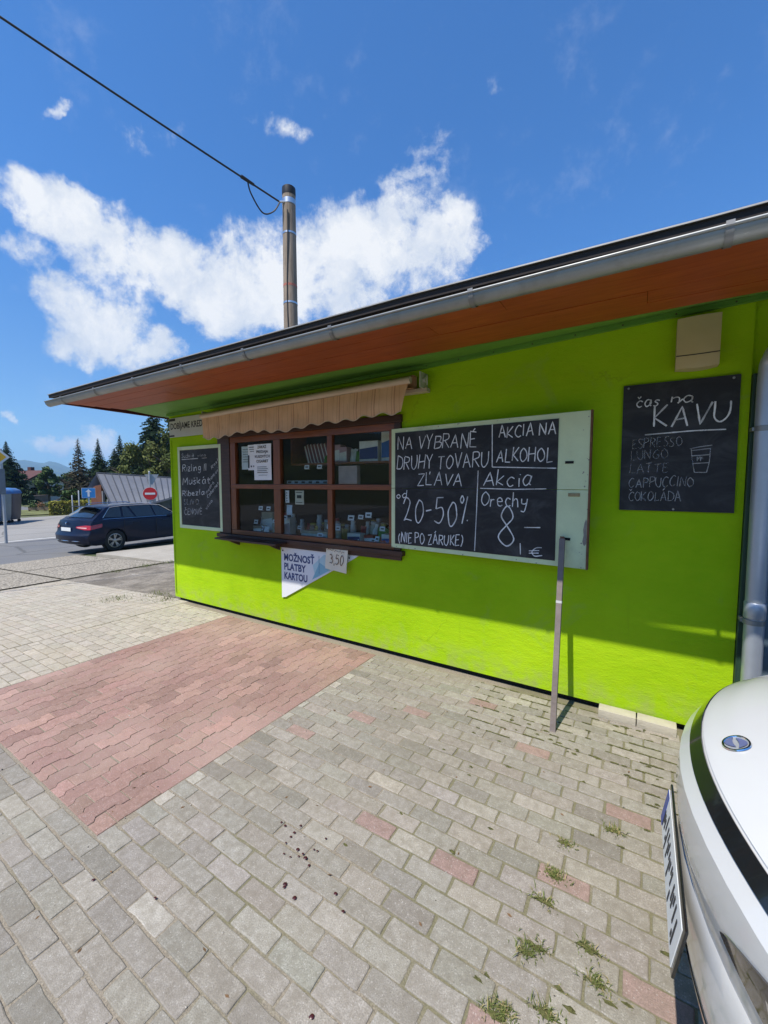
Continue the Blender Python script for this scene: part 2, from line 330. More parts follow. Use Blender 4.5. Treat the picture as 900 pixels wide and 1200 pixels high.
T_KAV = [('čas', -0.053, 2.22, 0.079, 2.216, 0.07, 0.8), ('na', 0.141, 2.233, 0.26, 2.224, 0.063, 0.8), ('KÁVU', 0.051, 2.071, 0.443, 2.08, 0.133, 0.8), ('ESPRESSO', -0.064, 1.939, 0.213, 1.946, 0.063, 0.28), ('LUNGO', -0.068, 1.855, 0.141, 1.868, 0.063, 0.25), ('LATTE', -0.071, 1.769, 0.144, 1.775, 0.063, 0.25), ('CAPPUCCINO', -0.073, 1.668, 0.286, 1.679, 0.066, 0.4), ('ČOKOLÁDA', -0.074, 1.574, 0.224, 1.583, 0.064, 0.42)]
T_KAVS = [([(0.007, 2.028), (0.139, 2.033), (0.266, 2.038), (0.387, 2.037), (0.436, 2.036)], 0.8), ([(0.258, 1.922), (0.311, 1.933), (0.372, 1.941)], 0.4), ([(0.271, 1.911), (0.362, 1.92)], 0.35), ([(0.266, 1.918), (0.276, 1.838), (0.288, 1.769)], 0.4), ([(0.364, 1.923), (0.362, 1.838), (0.351, 1.768)], 0.4), ([(0.288, 1.769), (0.351, 1.768)], 0.45), ([(0.27, 1.876), (0.362, 1.881)], 0.4), ([(0.277, 1.827), (0.362, 1.83)], 0.4), ([(0.3, 1.842), (0.299, 1.868), (0.307, 1.855), (0.314, 1.87), (0.317, 1.842)], 0.35), ([(0.317, 1.852), (0.324, 1.867), (0.331, 1.849)], 0.35)]
T_WINE = [('Sudové', -5.388, 2.043, -5.109, 2.046, 0.055, 0.45), ('víno', -5.031, 2.048, -4.85, 2.05, 0.037, 0.4), ('Rizling II', -5.38, 1.86, -4.849, 1.868, 0.091, 0.75), ('Muškát', -5.391, 1.672, -4.787, 1.7, 0.092, 0.75), ('Ríbezľa', -5.404, 1.52, -4.909, 1.543, 0.072, 0.7), ('SLIVO', -5.376, 1.401, -5.038, 1.416, 0.072, 0.3), ('ČENOVÉ', -5.36, 1.26, -4.968, 1.283, 0.078, 0.45), ('Rosé', -4.73, 1.878, -4.58, 1.993, 0.041, 0.5), ('Frankovka', -4.804, 1.701, -4.537, 1.905, 0.041, 0.5), ('modrá', -4.861, 1.552, -4.69, 1.696, 0.041, 0.5), ('Cabernet', -4.83, 1.495, -4.594, 1.686, 0.044, 0.55), ('víno', -4.868, 1.344, -4.733, 1.462, 0.042, 0.5)]
T_WINES = [([(-5.389, 2.022), (-5.199, 2.024), (-5.02, 2.027)], 0.6), ([(-4.938, 2.026), (-4.829, 2.029)], 0.3)]
T_WEEDS = [(-0.289, 1.431), (-0.264, 1.466), (-0.195, 1.287), (-0.313, 1.223), (-0.328, 1.199), (-0.105, 1.562), (-0.27, 1.656), (-0.063, 1.462), (-0.253, 1.786), (-0.263, 1.802), (-0.242, 1.989), (-0.056, 2.19), (-0.007, 2.668), (-0.24, 3.0), (-0.087, 3.189), (-0.02, 3.195), (0.045, 3.202), (0.08, 3.235), (-0.285, 2.762), (-0.293, 2.709), (-0.066, 2.183), (0.086, 2.279), (-1.112, 1.433), (-0.563, 1.883), (-0.489, 2.867), (-0.606, 2.886), (-0.722, 2.875), (-0.665, 2.768), (-0.53, 2.796), (-0.447, 2.783), (-0.393, 2.775), (-0.333, 2.713), (-0.167, 2.741), (0.009, 2.947), (0.099, 2.819), (-0.61, 2.374), (-0.728, 2.586), (-0.8, 2.255), (-0.783, 2.181), (-1.002, 2.313), (-0.982, 1.731), (-0.674, 1.666), (-0.41, 1.258), (-0.39, 1.286), (-0.092, 1.548), (0.137, 1.692), (-0.023, 1.425), (-0.171, 1.38), (-0.132, 1.339), (0.024, 1.45), (-0.214, 2.474), (-0.903, 2.585), (-1.504, 2.554), (0.139, 2.719), (0.133, 2.496)]
T_BERRIES = [(-1.429, 1.358), (-1.355, 1.291), (-1.365, 1.398), (-1.32, 1.245), (-1.284, 1.248), (-1.255, 1.271), (-1.247, 1.291), (-1.184, 1.262), (-1.211, 1.145), (-1.206, 1.135), (-1.137, 1.124), (-1.219, 1.334), (-1.2, 1.336), (-1.21, 1.409), (-1.919, 0.723), (-1.619, 0.822), (-1.459, 1.363), (-1.362, 1.353), (-1.223, 1.281), (-1.006, 1.227), (-0.824, 0.88), (-0.936, 1.188), (-1.282, 1.294), (-1.359, 1.327)]
# ================================================================ GROUND AND PAVING
def ground_sheet(name, poly, dz, mat, extra=None, thick=0.0):
    """a flat polygon laid on the sloping ground, dz above it"""
    bm = bmesh.new(); f = bm.faces.new([bm.verts.new((x, y, 0)) for x, y in poly])
    for bx in ZBX + [-9.6, -7.6, -12.0]:
        bmesh.ops.bisect_plane(bm, geom=bm.verts[:] + bm.edges[:] + bm.faces[:], plane_co=(bx, 0, 0), plane_no=(1, 0, 0))
    if thick:
        r = bmesh.ops.extrude_face_region(bm, geom=bm.faces[:]); top = {v for v in r['geom'] if isinstance(v, bmesh.types.BMVert)}
    else: top = set(bm.verts)
    for v in bm.verts: v.co.z = zg(v.co.x) + (dz if v in top else dz - thick) + (extra(v.co.x, v.co.y) if extra else 0)
    if not thick:
        for q in bm.faces:
            q.normal_update()
            if q.normal.z < 0: q.normal_flip()
    else: bmesh.ops.recalc_face_normals(bm, faces=bm.faces[:])
    me = bpy.data.meshes.new(name); bm.to_mesh(me); bm.free(); me.materials.append(mat)
    o = bpy.data.objects.new(name, me); COL.objects.link(o); return tag(o, kind='structure')

def mat_ground():
    m, T, b = newmat('meadow_ground'); tc = T.new('ShaderNodeTexCoord'); v = tc.outputs['Object']
    a = T.noise(v, .012, 6, .6).outputs['Fac']; c = T.noise(v, .6, 4, .6).outputs['Fac']
    col = T.mix(T.sstep(a, .42, .6), (.055, .085, .022), (.11, .12, .045)); col = T.mix(T.ramp(c, .3, .7, 0, .5), col, (.09, .085, .05))
    T.link(col, b.inputs['Base Color']); b.inputs['Roughness'].default_value = .95; return m
def mat_asphalt(name, base, warm):
    m, T, b = newmat(name); tc = T.new('ShaderNodeTexCoord'); v = tc.outputs['Object']
    a = T.noise(v, .35, 5, .65).outputs['Fac']; f = T.noise(v, 55, 3, .7).outputs['Fac']
    col = T.mix(T.ramp(a, .3, .7), base, warm); col = T.mix(T.ramp(f, .35, .7, 0, .45), col, tuple(c * 1.7 for c in base))
    cr = T.new('ShaderNodeTexVoronoi', feature='DISTANCE_TO_EDGE'); cr.inputs['Scale'].default_value = .32
    wv = T.noise(v, 1.3, 4, .6); T.link(T.mix(.12, v, wv.outputs['Color']), cr.inputs['Vector'])
    col = T.mix(T.math('MULTIPLY', T.math('SUBTRACT', 1.0, T.sstep(cr.outputs['Distance'], .004, .016)), .55), col, (.05, .05, .045))
    T.link(col, b.inputs['Base Color']); b.inputs['Roughness'].default_value = .9
    bp = T.new('ShaderNodeBump'); bp.inputs['Strength'].default_value = .4; bp.inputs['Distance'].default_value = .01; T.link(f, bp.inputs['Height']); T.link(bp.outputs[0], b.inputs['Normal']); return m
def mat_pebble():
    m, T, b = newmat('pebbled_concrete'); tc = T.new('ShaderNodeTexCoord'); v = tc.outputs['Object']
    vo = T.new('ShaderNodeTexVoronoi'); vo.inputs['Scale'].default_value = 30; T.link(v, vo.inputs['Vector'])
    a = T.noise(v, 1.2, 6, .65).outputs['Fac']
    sep = T.new('ShaderNodeSeparateColor'); T.link(vo.outputs['Color'], sep.inputs[0])
    col = T.mix(sep.outputs[0], (.27, .23, .17), (.46, .41, .33)); col = T.mix(T.sstep(vo.outputs['Distance'], .4, .75), col, (.16, .14, .11))
    col = T.mix(T.sstep(a, .55, .78), col, (.2, .18, .14)); T.link(col, b.inputs['Base Color']); b.inputs['Roughness'].default_value = .92
    bp = T.new('ShaderNodeBump'); bp.inputs['Strength'].default_value = .5; bp.inputs['Distance'].default_value = .01; bp.invert = True
    T.link(vo.outputs['Distance'], bp.inputs['Height']); T.link(bp.outputs[0], b.inputs['Normal']); return m
def mat_concrete():
    m, T, b = newmat('worn_concrete'); tc = T.new('ShaderNodeTexCoord'); v = tc.outputs['Object']
    a = T.noise(v, .9, 6, .68).outputs['Fac']; f = T.noise(v, 40, 4, .7).outputs['Fac']
    col = T.mix(T.ramp(a, .3, .7), (.3, .265, .21), (.47, .43, .36)); col = T.mix(T.ramp(f, .4, .75, 0, .5), col, (.2, .18, .15))
    T.link(col, b.inputs['Base Color']); b.inputs['Roughness'].default_value = .92; return m
def mat_rubble():
    m, T, b = newmat('broken_asphalt'); tc = T.new('ShaderNodeTexCoord'); v = tc.outputs['Object']
    a = T.noise(v, 2.2, 7, .72).outputs['Fac']; f = T.noise(v, 26, 5, .7).outputs['Fac']
    col = T.mix(T.sstep(a, .4, .62), (.16, .135, .105), (.3, .26, .21)); col = T.mix(T.ramp(f, .45, .7, 0, .7), col, (.09, .08, .065))
    col = T.mix(T.sstep(a, .66, .7), col, (.5, .47, .42)); T.link(col, b.inputs['Base Color']); b.inputs['Roughness'].default_value = .95
    bp = T.new('ShaderNodeBump'); bp.inputs['Strength'].default_value = .7; bp.inputs['Distance'].default_value = .02; T.link(f, bp.inputs['Height']); T.link(bp.outputs[0], b.inputs['Normal']); return m

def build_ground():
    xs = [-6000, -2500, -900, -300, -110, -62, -40, -30, -24, -20, -16, -12, -9.6, -8, -7, -5.6, -3, 0, 3, 6, 12, 30, 100, 400, 1500, 6000]
    ys = [-6000, -2000, -500, -120, -40, -15, -6, -2, 0, 2, 4, 6, 8, 12, 18, 30, 60, 150, 500, 2000, 6000]
    mb = MB(); mb.grid([[(x, y, zg(x) - .03) for x in xs] for y in ys]); o = mb.build('ground', mat_ground()); tag(o, kind='structure')
    dark = mat_asphalt('road_asphalt', (.115, .118, .125), (.165, .16, .15)); pale = mat_asphalt('pale_asphalt', (.21, .2, .185), (.29, .275, .25))
    conc = mat_concrete(); peb = mat_pebble()
    ground_sheet('road', [(-21.5, -60), (-14.4, -60), (-14.4, 5.6), (-15.2, 8), (-13.0, 60), (-21.5, 60)], .004, dark)
    ground_sheet('forecourt', [(-36.5, -30), (-21.5, -30), (-21.5, 60), (-45, 60), (-36.2, 13)], .0, pale)
    ground_sheet('street', [(-140, 15), (-46, 15.6), (-46.6, 13), (-90, -20), (-150, -20)], .004, dark)
    # white edge line of the road
    ground_sheet('edge_line', [(-21.95, -30), (-21.78, -30), (-21.78, 30), (-21.95, 30)], .008, M('road_paint', (.62, .62, .6), .8, .2, 3))
    # pebbled concrete slabs between paving and road, each slab a bed of its own
    ys = [-14, -9, -5.2, -1.4, 1.35, 3.4, 5.45]
    for i in range(len(ys) - 1):
        for (xa, xb) in ((-11.96, -9.66), (-14.34, -12.02)):
            ground_sheet('concrete_slab', [(xa, ys[i] + .03), (xb, ys[i] + .03), (xb, ys[i + 1] - .03), (xa, ys[i + 1] - .03)], .018, peb)
    ground_sheet('slab_bed', [(-14.4, -14), (-9.58, -14), (-9.58, 5.5), (-14.4, 5.5)], .002, M('joint_earth', (.085, .075, .05), .95, .3, 9))
    # pale concrete ramp that hides the bottom of the parked car's wheels
    ground_sheet('concrete_ramp', [(-13.25, 5.5), (-9.58, 5.5), (-9.3, 14), (-12.2, 14)], .02, conc, extra=lambda x, y: .07 * max(0, min(1, (-x - 9.6) / 3.0)), thick=.3)
    ground_sheet('broken_ground', [(-9.56, 3.42), (-5.62, 3.42), (-5.62, 9), (-9.56, 9)], .004, mat_rubble())
    ground_sheet('grass_verge', [(-47, 12.0), (-38.5, 9), (-38.3, 14.6), (-44, 17)], .03, M('verge_grass', (.13, .14, .045), .95, .4, 1.2))
    ground_sheet('yard', [(.5, 3.4), (30, 3.4), (30, 30), (.5, 30)], .0, conc)
build_ground()

def mat_paver(name, speck=.26, soil=(.2, .175, .14), soil_amt=.4):
    """colour comes from each paver, with grit, chips of white stone and dried soil on top"""
    m, T, b = newmat(name); at = T.new('ShaderNodeVertexColor', layer_name='Col'); tc = T.new('ShaderNodeTexCoord'); v = tc.outputs['Object']
    g = T.noise(v, 210, 3, .7).outputs['Fac']; g2 = T.noise(v, 26, 5, .68).outputs['Fac']; big = T.noise(v, 1.1, 5, .62).outputs['Fac']
    c = T.mix(T.ramp(g, .3, .7), T.mix(1, at.outputs[0], (.66, .66, .66), 'MULTIPLY'), T.mix(1, at.outputs[0], (1.3, 1.3, 1.3), 'MULTIPLY'))
    c = T.mix(T.ramp(g2, .36, .66, 0, .8), c, T.mix(1, at.outputs[0], (.72, .7, .66), 'MULTIPLY'))
    vo = T.new('ShaderNodeTexVoronoi'); vo.inputs['Scale'].default_value = 140; T.link(v, vo.inputs['Vector'])
    sep = T.new('ShaderNodeSeparateColor'); T.link(vo.outputs['Color'], sep.inputs[0])
    chip = T.math('MULTIPLY', T.math('GREATER_THAN', sep.outputs[0], .86), T.math('LESS_THAN', vo.outputs['Distance'], .36))
    c = T.mix(T.math('MULTIPLY', chip, speck), c, (.66, .63, .58))
    chipd = T.math('MULTIPLY', T.math('GREATER_THAN', sep.outputs[1], .88), T.math('LESS_THAN', vo.outputs['Distance'], .34))
    c = T.mix(T.math('MULTIPLY', chipd, speck), c, (.1, .09, .08))
    c = T.mix(T.math('MULTIPLY', T.sstep(T.math('ADD', big, T.math('MULTIPLY', g2, .35)), .62, .86), soil_amt), c, soil)
    T.link(c, b.inputs['Base Color']); b.inputs['Roughness'].default_value = .88; b.inputs['Specular IOR Level'].default_value = .3
    bp = T.new('ShaderNodeBump'); bp.inputs['Strength'].default_value = .55; bp.inputs['Distance'].default_value = .004
    T.link(T.math('ADD', g, T.math('MULTIPLY', g2, 1.2)), bp.inputs['Height']); T.link(bp.outputs[0], b.inputs['Normal']); return m
def mat_joint(name, sand, moss, amt):
    m, T, b = newmat(name); tc = T.new('ShaderNodeTexCoord'); v = tc.outputs['Object']
    n = T.noise(v, 1.6, 6, .65).outputs['Fac']; f = T.noise(v, 130, 3, .7).outputs['Fac']
    c = T.mix(T.ramp(f, .3, .7), tuple(x * .6 for x in sand), tuple(x * 1.25 for x in sand))
    sx = T.new('ShaderNodeSeparateXYZ'); T.link(v, sx.inputs[0])
    near = T.math('ADD', T.math('MULTIPLY', T.sstep(sx.outputs[0], -2.0, .2), .22), n)
    c = T.mix(T.math('MULTIPLY', T.sstep(near, .52, .68), amt), c, moss); T.link(c, b.inputs['Base Color']); b.inputs['Roughness'].default_value = .97
    bp = T.new('ShaderNodeBump'); bp.inputs['Strength'].default_value = .8; bp.inputs['Distance'].default_value = .006; T.link(f, bp.inputs['Height']); T.link(bp.outputs[0], b.inputs['Normal']); return m

class Pavers:
    def __init__(s, seed): s.mb = MB(); s.r = random.Random(seed)
    def put(s, outline, col, jit=.0009, bev=.0045):
        r = s.r; n = len(outline); cx = sum(p[0] for p in outline) / n; cy = sum(p[1] for p in outline) / n
        dz = r.gauss(0, jit); tx, ty = r.gauss(0, .004), r.gauss(0, .004); rot = r.gauss(0, .006); ca, sa = math.cos(rot), math.sin(rot)
        ox, oy = r.gauss(0, .0012), r.gauss(0, .0012)
        def P(p, inset, z):
            dx, dy = p[0] - cx, p[1] - cy; L = math.hypot(dx, dy); k = 1 - inset / L * 1.25
            dx, dy = dx * k, dy * k; dx, dy = dx * ca - dy * sa, dx * sa + dy * ca
            return (cx + ox + dx, cy + oy + dy, zg(cx + dx) + .006 + dz + z + tx * dx + ty * dy)
        vs = [P(p, bev, 0) for p in outline] + [P(p, bev * .3, -.0016) for p in outline] + [P(p, 0, -.006) for p in outline] + [P(p, 0, -.028) for p in outline]
        fs = [tuple(range(n))] + [(k * n + i, (k + 1) * n + i, (k + 1) * n + (i + 1) % n, k * n + (i + 1) % n) for k in range(3) for i in range(n)]
        s.mb.add(vs, fs, 0, col)
    def rect(s, x0, x1, y0, y1, col, gap=.007, **k):
        r = s.r; g = gap / 2; q = lambda: r.gauss(0, .0012)
        x0, x1, y0, y1 = x0 + g, x1 - g, y0 + g, y1 - g; nx = 4 if x1 - x0 > .12 else 2; ny = 4 if y1 - y0 > .12 else 2; c = .004
        pts = [(lerp(x0 + c, x1 - c, i / nx), y0) for i in range(nx + 1)] + [(x1, lerp(y0 + c, y1 - c, i / ny)) for i in range(ny + 1)] + [(lerp(x1 - c, x0 + c, i / nx), y1) for i in range(nx + 1)] + [(x0, lerp(y1 - c, y0 + c, i / ny)) for i in range(ny + 1)]
        s.put([(a + q(), b + q()) for a, b in pts], col, **k)
def shade(r, c, s=.1, t=.008):
    k = max(.6, r.gauss(1, s)); return tuple(max(.02, x * k * r.gauss(1, t)) for x in c)

GREY, PINK, PALE, CREAM, REDP = (.318, .292, .25), (.34, .24, .21), (.43, .40, .34), (.46, .415, .345), (.35, .222, .188)
RX0, RX1, RY0 = -4.42, -2.16, .84                                   # the red field in front of the window
def build_paving():
    P = Pavers(3); r = P.r; px, py = .208, .0915
    pinks = [(-.15, 1.83), (-.62, 1.62), (-1.75, 2.35), (-1.35, 2.62), (-1.02, 1.62), (.08, 1.52), (-.45, 2.62), (-1.9, 2.0), (-.28, 1.12), (-.9, 2.95), (.1, 2.35)]
    whites = [(-1.5, .775)]
    y = 3.30; row = 0
    while y > -2.6:
        x = -7.4 + (row % 2) * px / 2 + r.uniform(-.025, .025)
        while x < 3.4:
            a, b = x, x + px; x += px; yc = y - py / 2
            if yc > RY0:                                             # right of the red field
                if b <= RX1 + .02: continue
                if a < RX1: 
                    a = RX1
                    if b - a < .05: continue
                    if row % 2 and b - a < .16: P.rect(a, b, y - py, y, shade(r, PALE, .07)); continue
            elif b < -5.8: pass
            if yc > RY0 and a < -5.8: continue
            xc = (a + b) / 2; col = shade(r, GREY, .10, .012)
            if any(abs(xc - u) < px / 2 and abs(yc - v) < py / 2 for u, v in pinks): col = shade(r, PINK, .06)
            elif any(abs(xc - u) < px / 2 and abs(yc - v) < py / 2 for u, v in whites): col = (.43, .40, .345)
            P.rect(a, b, y - py, y, col, gap=.0075)
        y -= py; row += 1
    o = P.mb.build('paving', mat_paver('grey_paver'), fixn=False); tag(o, kind='structure')
    # zig-zag pavers of the red field, courses run out from the wall
    Q = Pavers(5); r = Q.r; cw, cl, zz = .113, .226, .0125; n = round((RX1 - RX0) / cw); cw = (RX1 - RX0) / n; Y0 = RY0 - .02
    def wave(yy):                                                    # every long joint follows the same zig-zag
        t = ((yy - Y0) / cl) % 1.0; return interp(t, [.21, .29, .71, .79], [zz, -zz, -zz, zz])
    for i in range(n):
        xa, xb = RX0 + i * cw, RX0 + (i + 1) * cw; y0 = Y0 - (i % 2) * cl / 2
        while y0 < 3.3:
            full = [y0 + cl * t for t in (0, .1, .21, .29, .5, .71, .79, .9, 1)]; ya, yb = max(y0, RY0), min(y0 + cl, 3.30); y0 += cl
            if yb - ya < .05: continue
            g = .0018; q = lambda: r.gauss(0, .0010); ks = [ya + g] + [k for k in full if ya + .012 < k < yb - .012] + [yb - g]
            L_ = [(xa + (wave(k) if i > 0 else 0) + g + q(), k) for k in ks]; R_ = [(xb + (wave(k) if i < n - 1 else 0) - g + q(), k) for k in ks]
            Q.put(R_ + L_[::-1], shade(r, REDP, .09, .015), bev=.004)
    o = Q.mb.build('red_paving', mat_paver('red_paver', .25, (.42, .3, .25), .5), fixn=False); tag(o, kind='structure')
    # pale pavers to the left, small stretchers square to the wall
    S = Pavers(9); r = S.r; LX = -5.42
    y = 3.36; row = 0                                                # strip next to the red field: running bond
    while y > RY0 + .03:
        x = RX0 - .004 + (.1 if row % 2 else 0); yb, ya = y, max(y - .1, RY0); y -= .1; row += 1
        if yb > 3.30: yb = 3.30
        while x > LX + .03:
            a, b = max(x - .2, LX), min(x, RX0 - .004); x -= .2
            if b - a > .03: S.rect(a, b, ya, yb, shade(r, CREAM, .05), gap=.008)
    x = LX - .012
    while x > -9.5:                                                  # beyond it the pavers lie in a plain grid
        a, b = max(x - .2, -9.56), x; x -= .2; y = 3.42
        while y > -3.6:
            if not (y - .1 < RY0 - .01 and b > -5.8): S.rect(a, b, y - .1, y, shade(r, CREAM, .05), gap=.010, jit=.0011)
            y -= .1
    o = S.mb.build('pale_paving', mat_paver('pale_paver', .2, (.4, .34, .24), .4), fixn=False); tag(o, kind='structure')
    # sand and moss in the joints
    ground_sheet('joint_sand', [(-9.58, -2.7), (3.6, -2.7), (3.6, 3.42), (-9.58, 3.42)], .0016, mat_joint('joint_sand', (.29, .25, .19), (.13, .13, .05), .6))
build_paving()

# ================================================================ KIOSK
WY = 3.36; WX0, WX1 = -5.70, .545; WTOP = 2.86; BACK = 5.95
def mat_plaster():
    m, T, b = newmat('lime_plaster'); tc = T.new('ShaderNodeTexCoord'); v = tc.outputs['Object']
    big = T.noise(v, .9, 5, .6).outputs['Fac']; mid = T.noise(T.scaled(v, (3, 3, 7)), 3.0, 6, .65).outputs['Fac']; f = T.noise(v, 95, 5, .68).outputs['Fac']
    c = T.mix(T.ramp(big, .3, .7), (.265, .475, .004), (.395, .62, .012)); c = T.mix(T.ramp(mid, .4, .75, 0, .4), c, (.42, .57, .012))
    sx = T.new('ShaderNodeSeparateXYZ'); T.link(v, sx.inputs[0])
    splash = T.math('MULTIPLY', T.math('SUBTRACT', 1.0, T.sstep(sx.outputs[2], .06, .34)), T.sstep(T.noise(v, 7, 6, .7).outputs['Fac'], .38, .72))
    c = T.mix(T.math('MULTIPLY', splash, .6), c, (.33, .34, .14))
    vs = T.noise(T.scaled(v, (9, 9, .5)), 2.0, 5, .7).outputs['Fac']; c = T.mix(T.math('MULTIPLY', T.sstep(vs, .6, .78), .22), c, (.16, .26, .02))
    st = T.sstep(T.noise(v, 2.3, 8, .72, .8).outputs['Fac'], .57, .66); c = T.mix(T.math('MULTIPLY', st, .22), c, (.30, .42, .10))
    ck = T.new('ShaderNodeTexVoronoi', feature='DISTANCE_TO_EDGE'); ck.inputs['Scale'].default_value = .55; T.link(T.mix(.22, v, T.noise(v, 2.5, 6, .7).outputs['Color']), ck.inputs['Vector'])
    c = T.mix(T.math('MULTIPLY', T.math('MULTIPLY', T.math('SUBTRACT', 1.0, T.sstep(ck.outputs['Distance'], .0, .0035)), T.sstep(big, .48, .56)), .22), c, (.06, .10, .01))
    T.link(c, b.inputs['Base Color']); b.inputs['Roughness'].default_value = .92; b.inputs['Specular IOR Level'].default_value = .1
    bp = T.new('ShaderNodeBump'); bp.inputs['Strength'].default_value = .6; bp.inputs['Distance'].default_value = .006
    T.link(T.math('ADD', f, T.math('MULTIPLY', mid, 1.5)), bp.inputs['Height']); T.link(bp.outputs[0], b.inputs['Normal']); return m
def mat_wood(name, a, b_, stretch=(1.2, 14, 14), scale=3.0, rough=.5, bump=.25, peel=None):
    m, T, b = newmat(name); tc = T.new('ShaderNodeTexCoord'); v = tc.outputs['Object']
    sv = T.scaled(v, stretch); n = T.noise(sv, scale, 7, .65, .6).outputs['Fac']; big = T.noise(v, 1.7, 3, .5).outputs['Fac']
    c = T.mix(T.ramp(n, .32, .68), a, b_); c = T.mix(T.ramp(big, .35, .7, 0, .45), c, tuple(x * .65 for x in a))
    if peel:
        pn = T.sstep(T.noise(sv, scale * 1.6, 6, .7).outputs['Fac'], .6, .68); c = T.mix(pn, c, peel)
    T.link(c, b.inputs['Base Color']); b.inputs['Roughness'].default_value = rough
    bp = T.new('ShaderNodeBump'); bp.inputs['Strength'].default_value = bump; bp.inputs['Distance'].default_value = .004; T.link(n, bp.inputs['Height']); T.link(bp.outputs[0], b.inputs['Normal']); return m
def mat_glass(name='window_glass', tint=(.88, .92, .92), refl=.5):
    m = bpy.data.materials.new(name); m.use_nodes = True; T = NT(m.node_tree); T.n.clear()
    out = T.new('ShaderNodeOutputMaterial'); tr = T.new('ShaderNodeBsdfTransparent'); tr.inputs[0].default_value = tint + (1,)
    gl = T.new('ShaderNodeBsdfGlossy'); gl.inputs['Roughness'].default_value = .015
    lw = T.new('ShaderNodeLayerWeight'); sch = T.math('ADD', T.math('MULTIPLY', T.math('POWER', lw.outputs['Facing'], 5.0), .96), .042); mx = T.new('ShaderNodeMixShader')
    T.link(T.math('MULTIPLY', sch, refl, clamp=True), mx.inputs[0]); T.link(tr.outputs[0], mx.inputs[1]); T.link(gl.outputs[0], mx.inputs[2]); T.link(mx.outputs[0], out.inputs[0]); return m
PLASTER = mat_plaster()
SOFFIT = mat_wood('orange_boards', (.27, .045, .008), (.41, .085, .017), rough=.45, bump=.15)
GREENWOOD = mat_wood('green_painted_wood', (.10, .26, .035), (.16, .36, .05), rough=.55, bump=.12)
DARKGREEN = mat_wood('dark_green_wood', (.012, .04, .022), (.03, .075, .04), stretch=(14, 14, 1.0), rough=.55, peel=(.06, .05, .04))
REDWOOD = mat_wood('red_brown_wood', (.14, .038, .012), (.29, .085, .026), rough=.4, bump=.3)
REDWOODV = mat_wood('red_brown_upright', (.14, .038, .012), (.29, .085, .026), stretch=(14, 14, 1.2), rough=.38, bump=.25)
DARKWOOD = mat_wood('dark_brown_wood', (.035, .014, .009), (.085, .033, .018), rough=.55, bump=.4)
ZINC = M('weathered_zinc', (.27, .28, .28), .46, .13, 5, metal=.55, dirt=.6, dirtcol=(.17, .165, .15), bump=.05, bscale=20)
PIPEM = M('grey_downpipe_metal', (.42, .46, .52), .4, .1, 4, metal=.5, dirt=.2, dirtcol=(.3, .3, .28))
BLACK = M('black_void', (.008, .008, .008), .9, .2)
GLASS = mat_glass()

def hole_wall(mb, x0, x1, z0, z1, holes, y0, y1, mi=0):
    """a wall slab in x/z with rectangular openings, thickness y0..y1"""
    xs = sorted({x0, x1, *[h[0] for h in holes], *[h[1] for h in holes]}); zs = sorted({z0, z1, *[h[2] for h in holes], *[h[3] for h in holes]})
    solid = {}
    for i in range(len(xs) - 1):
        for j in range(len(zs) - 1):
            cx, cz = (xs[i] + xs[i + 1]) / 2, (zs[j] + zs[j + 1]) / 2
            solid[i, j] = not any(h[0] < cx < h[1] and h[2] < cz < h[3] for h in holes)
    for (i, j), s_ in solid.items():
        if not s_: continue
        a, b, c, d = xs[i], xs[i + 1], zs[j], zs[j + 1]
        mb.add([(a, y0, c), (b, y0, c), (b, y0, d), (a, y0, d)], [(0, 1, 2, 3)], mi); mb.add([(a, y1, c), (b, y1, c), (b, y1, d), (a, y1, d)], [(3, 2, 1, 0)], mi)
        for (di, dj, q) in ((-1, 0, [(a, y0, c), (a, y0, d), (a, y1, d), (a, y1, c)]), (1, 0, [(b, y0, c), (b, y1, c), (b, y1, d), (b, y0, d)]),
                            (0, -1, [(a, y0, c), (a, y1, c), (b, y1, c), (b, y0, c)]), (0, 1, [(a, y0, d), (b, y0, d), (b, y1, d), (a, y1, d)])):
            if not solid.get((i + di, j + dj), False): mb.add(q, [(0, 1, 2, 3)], mi)

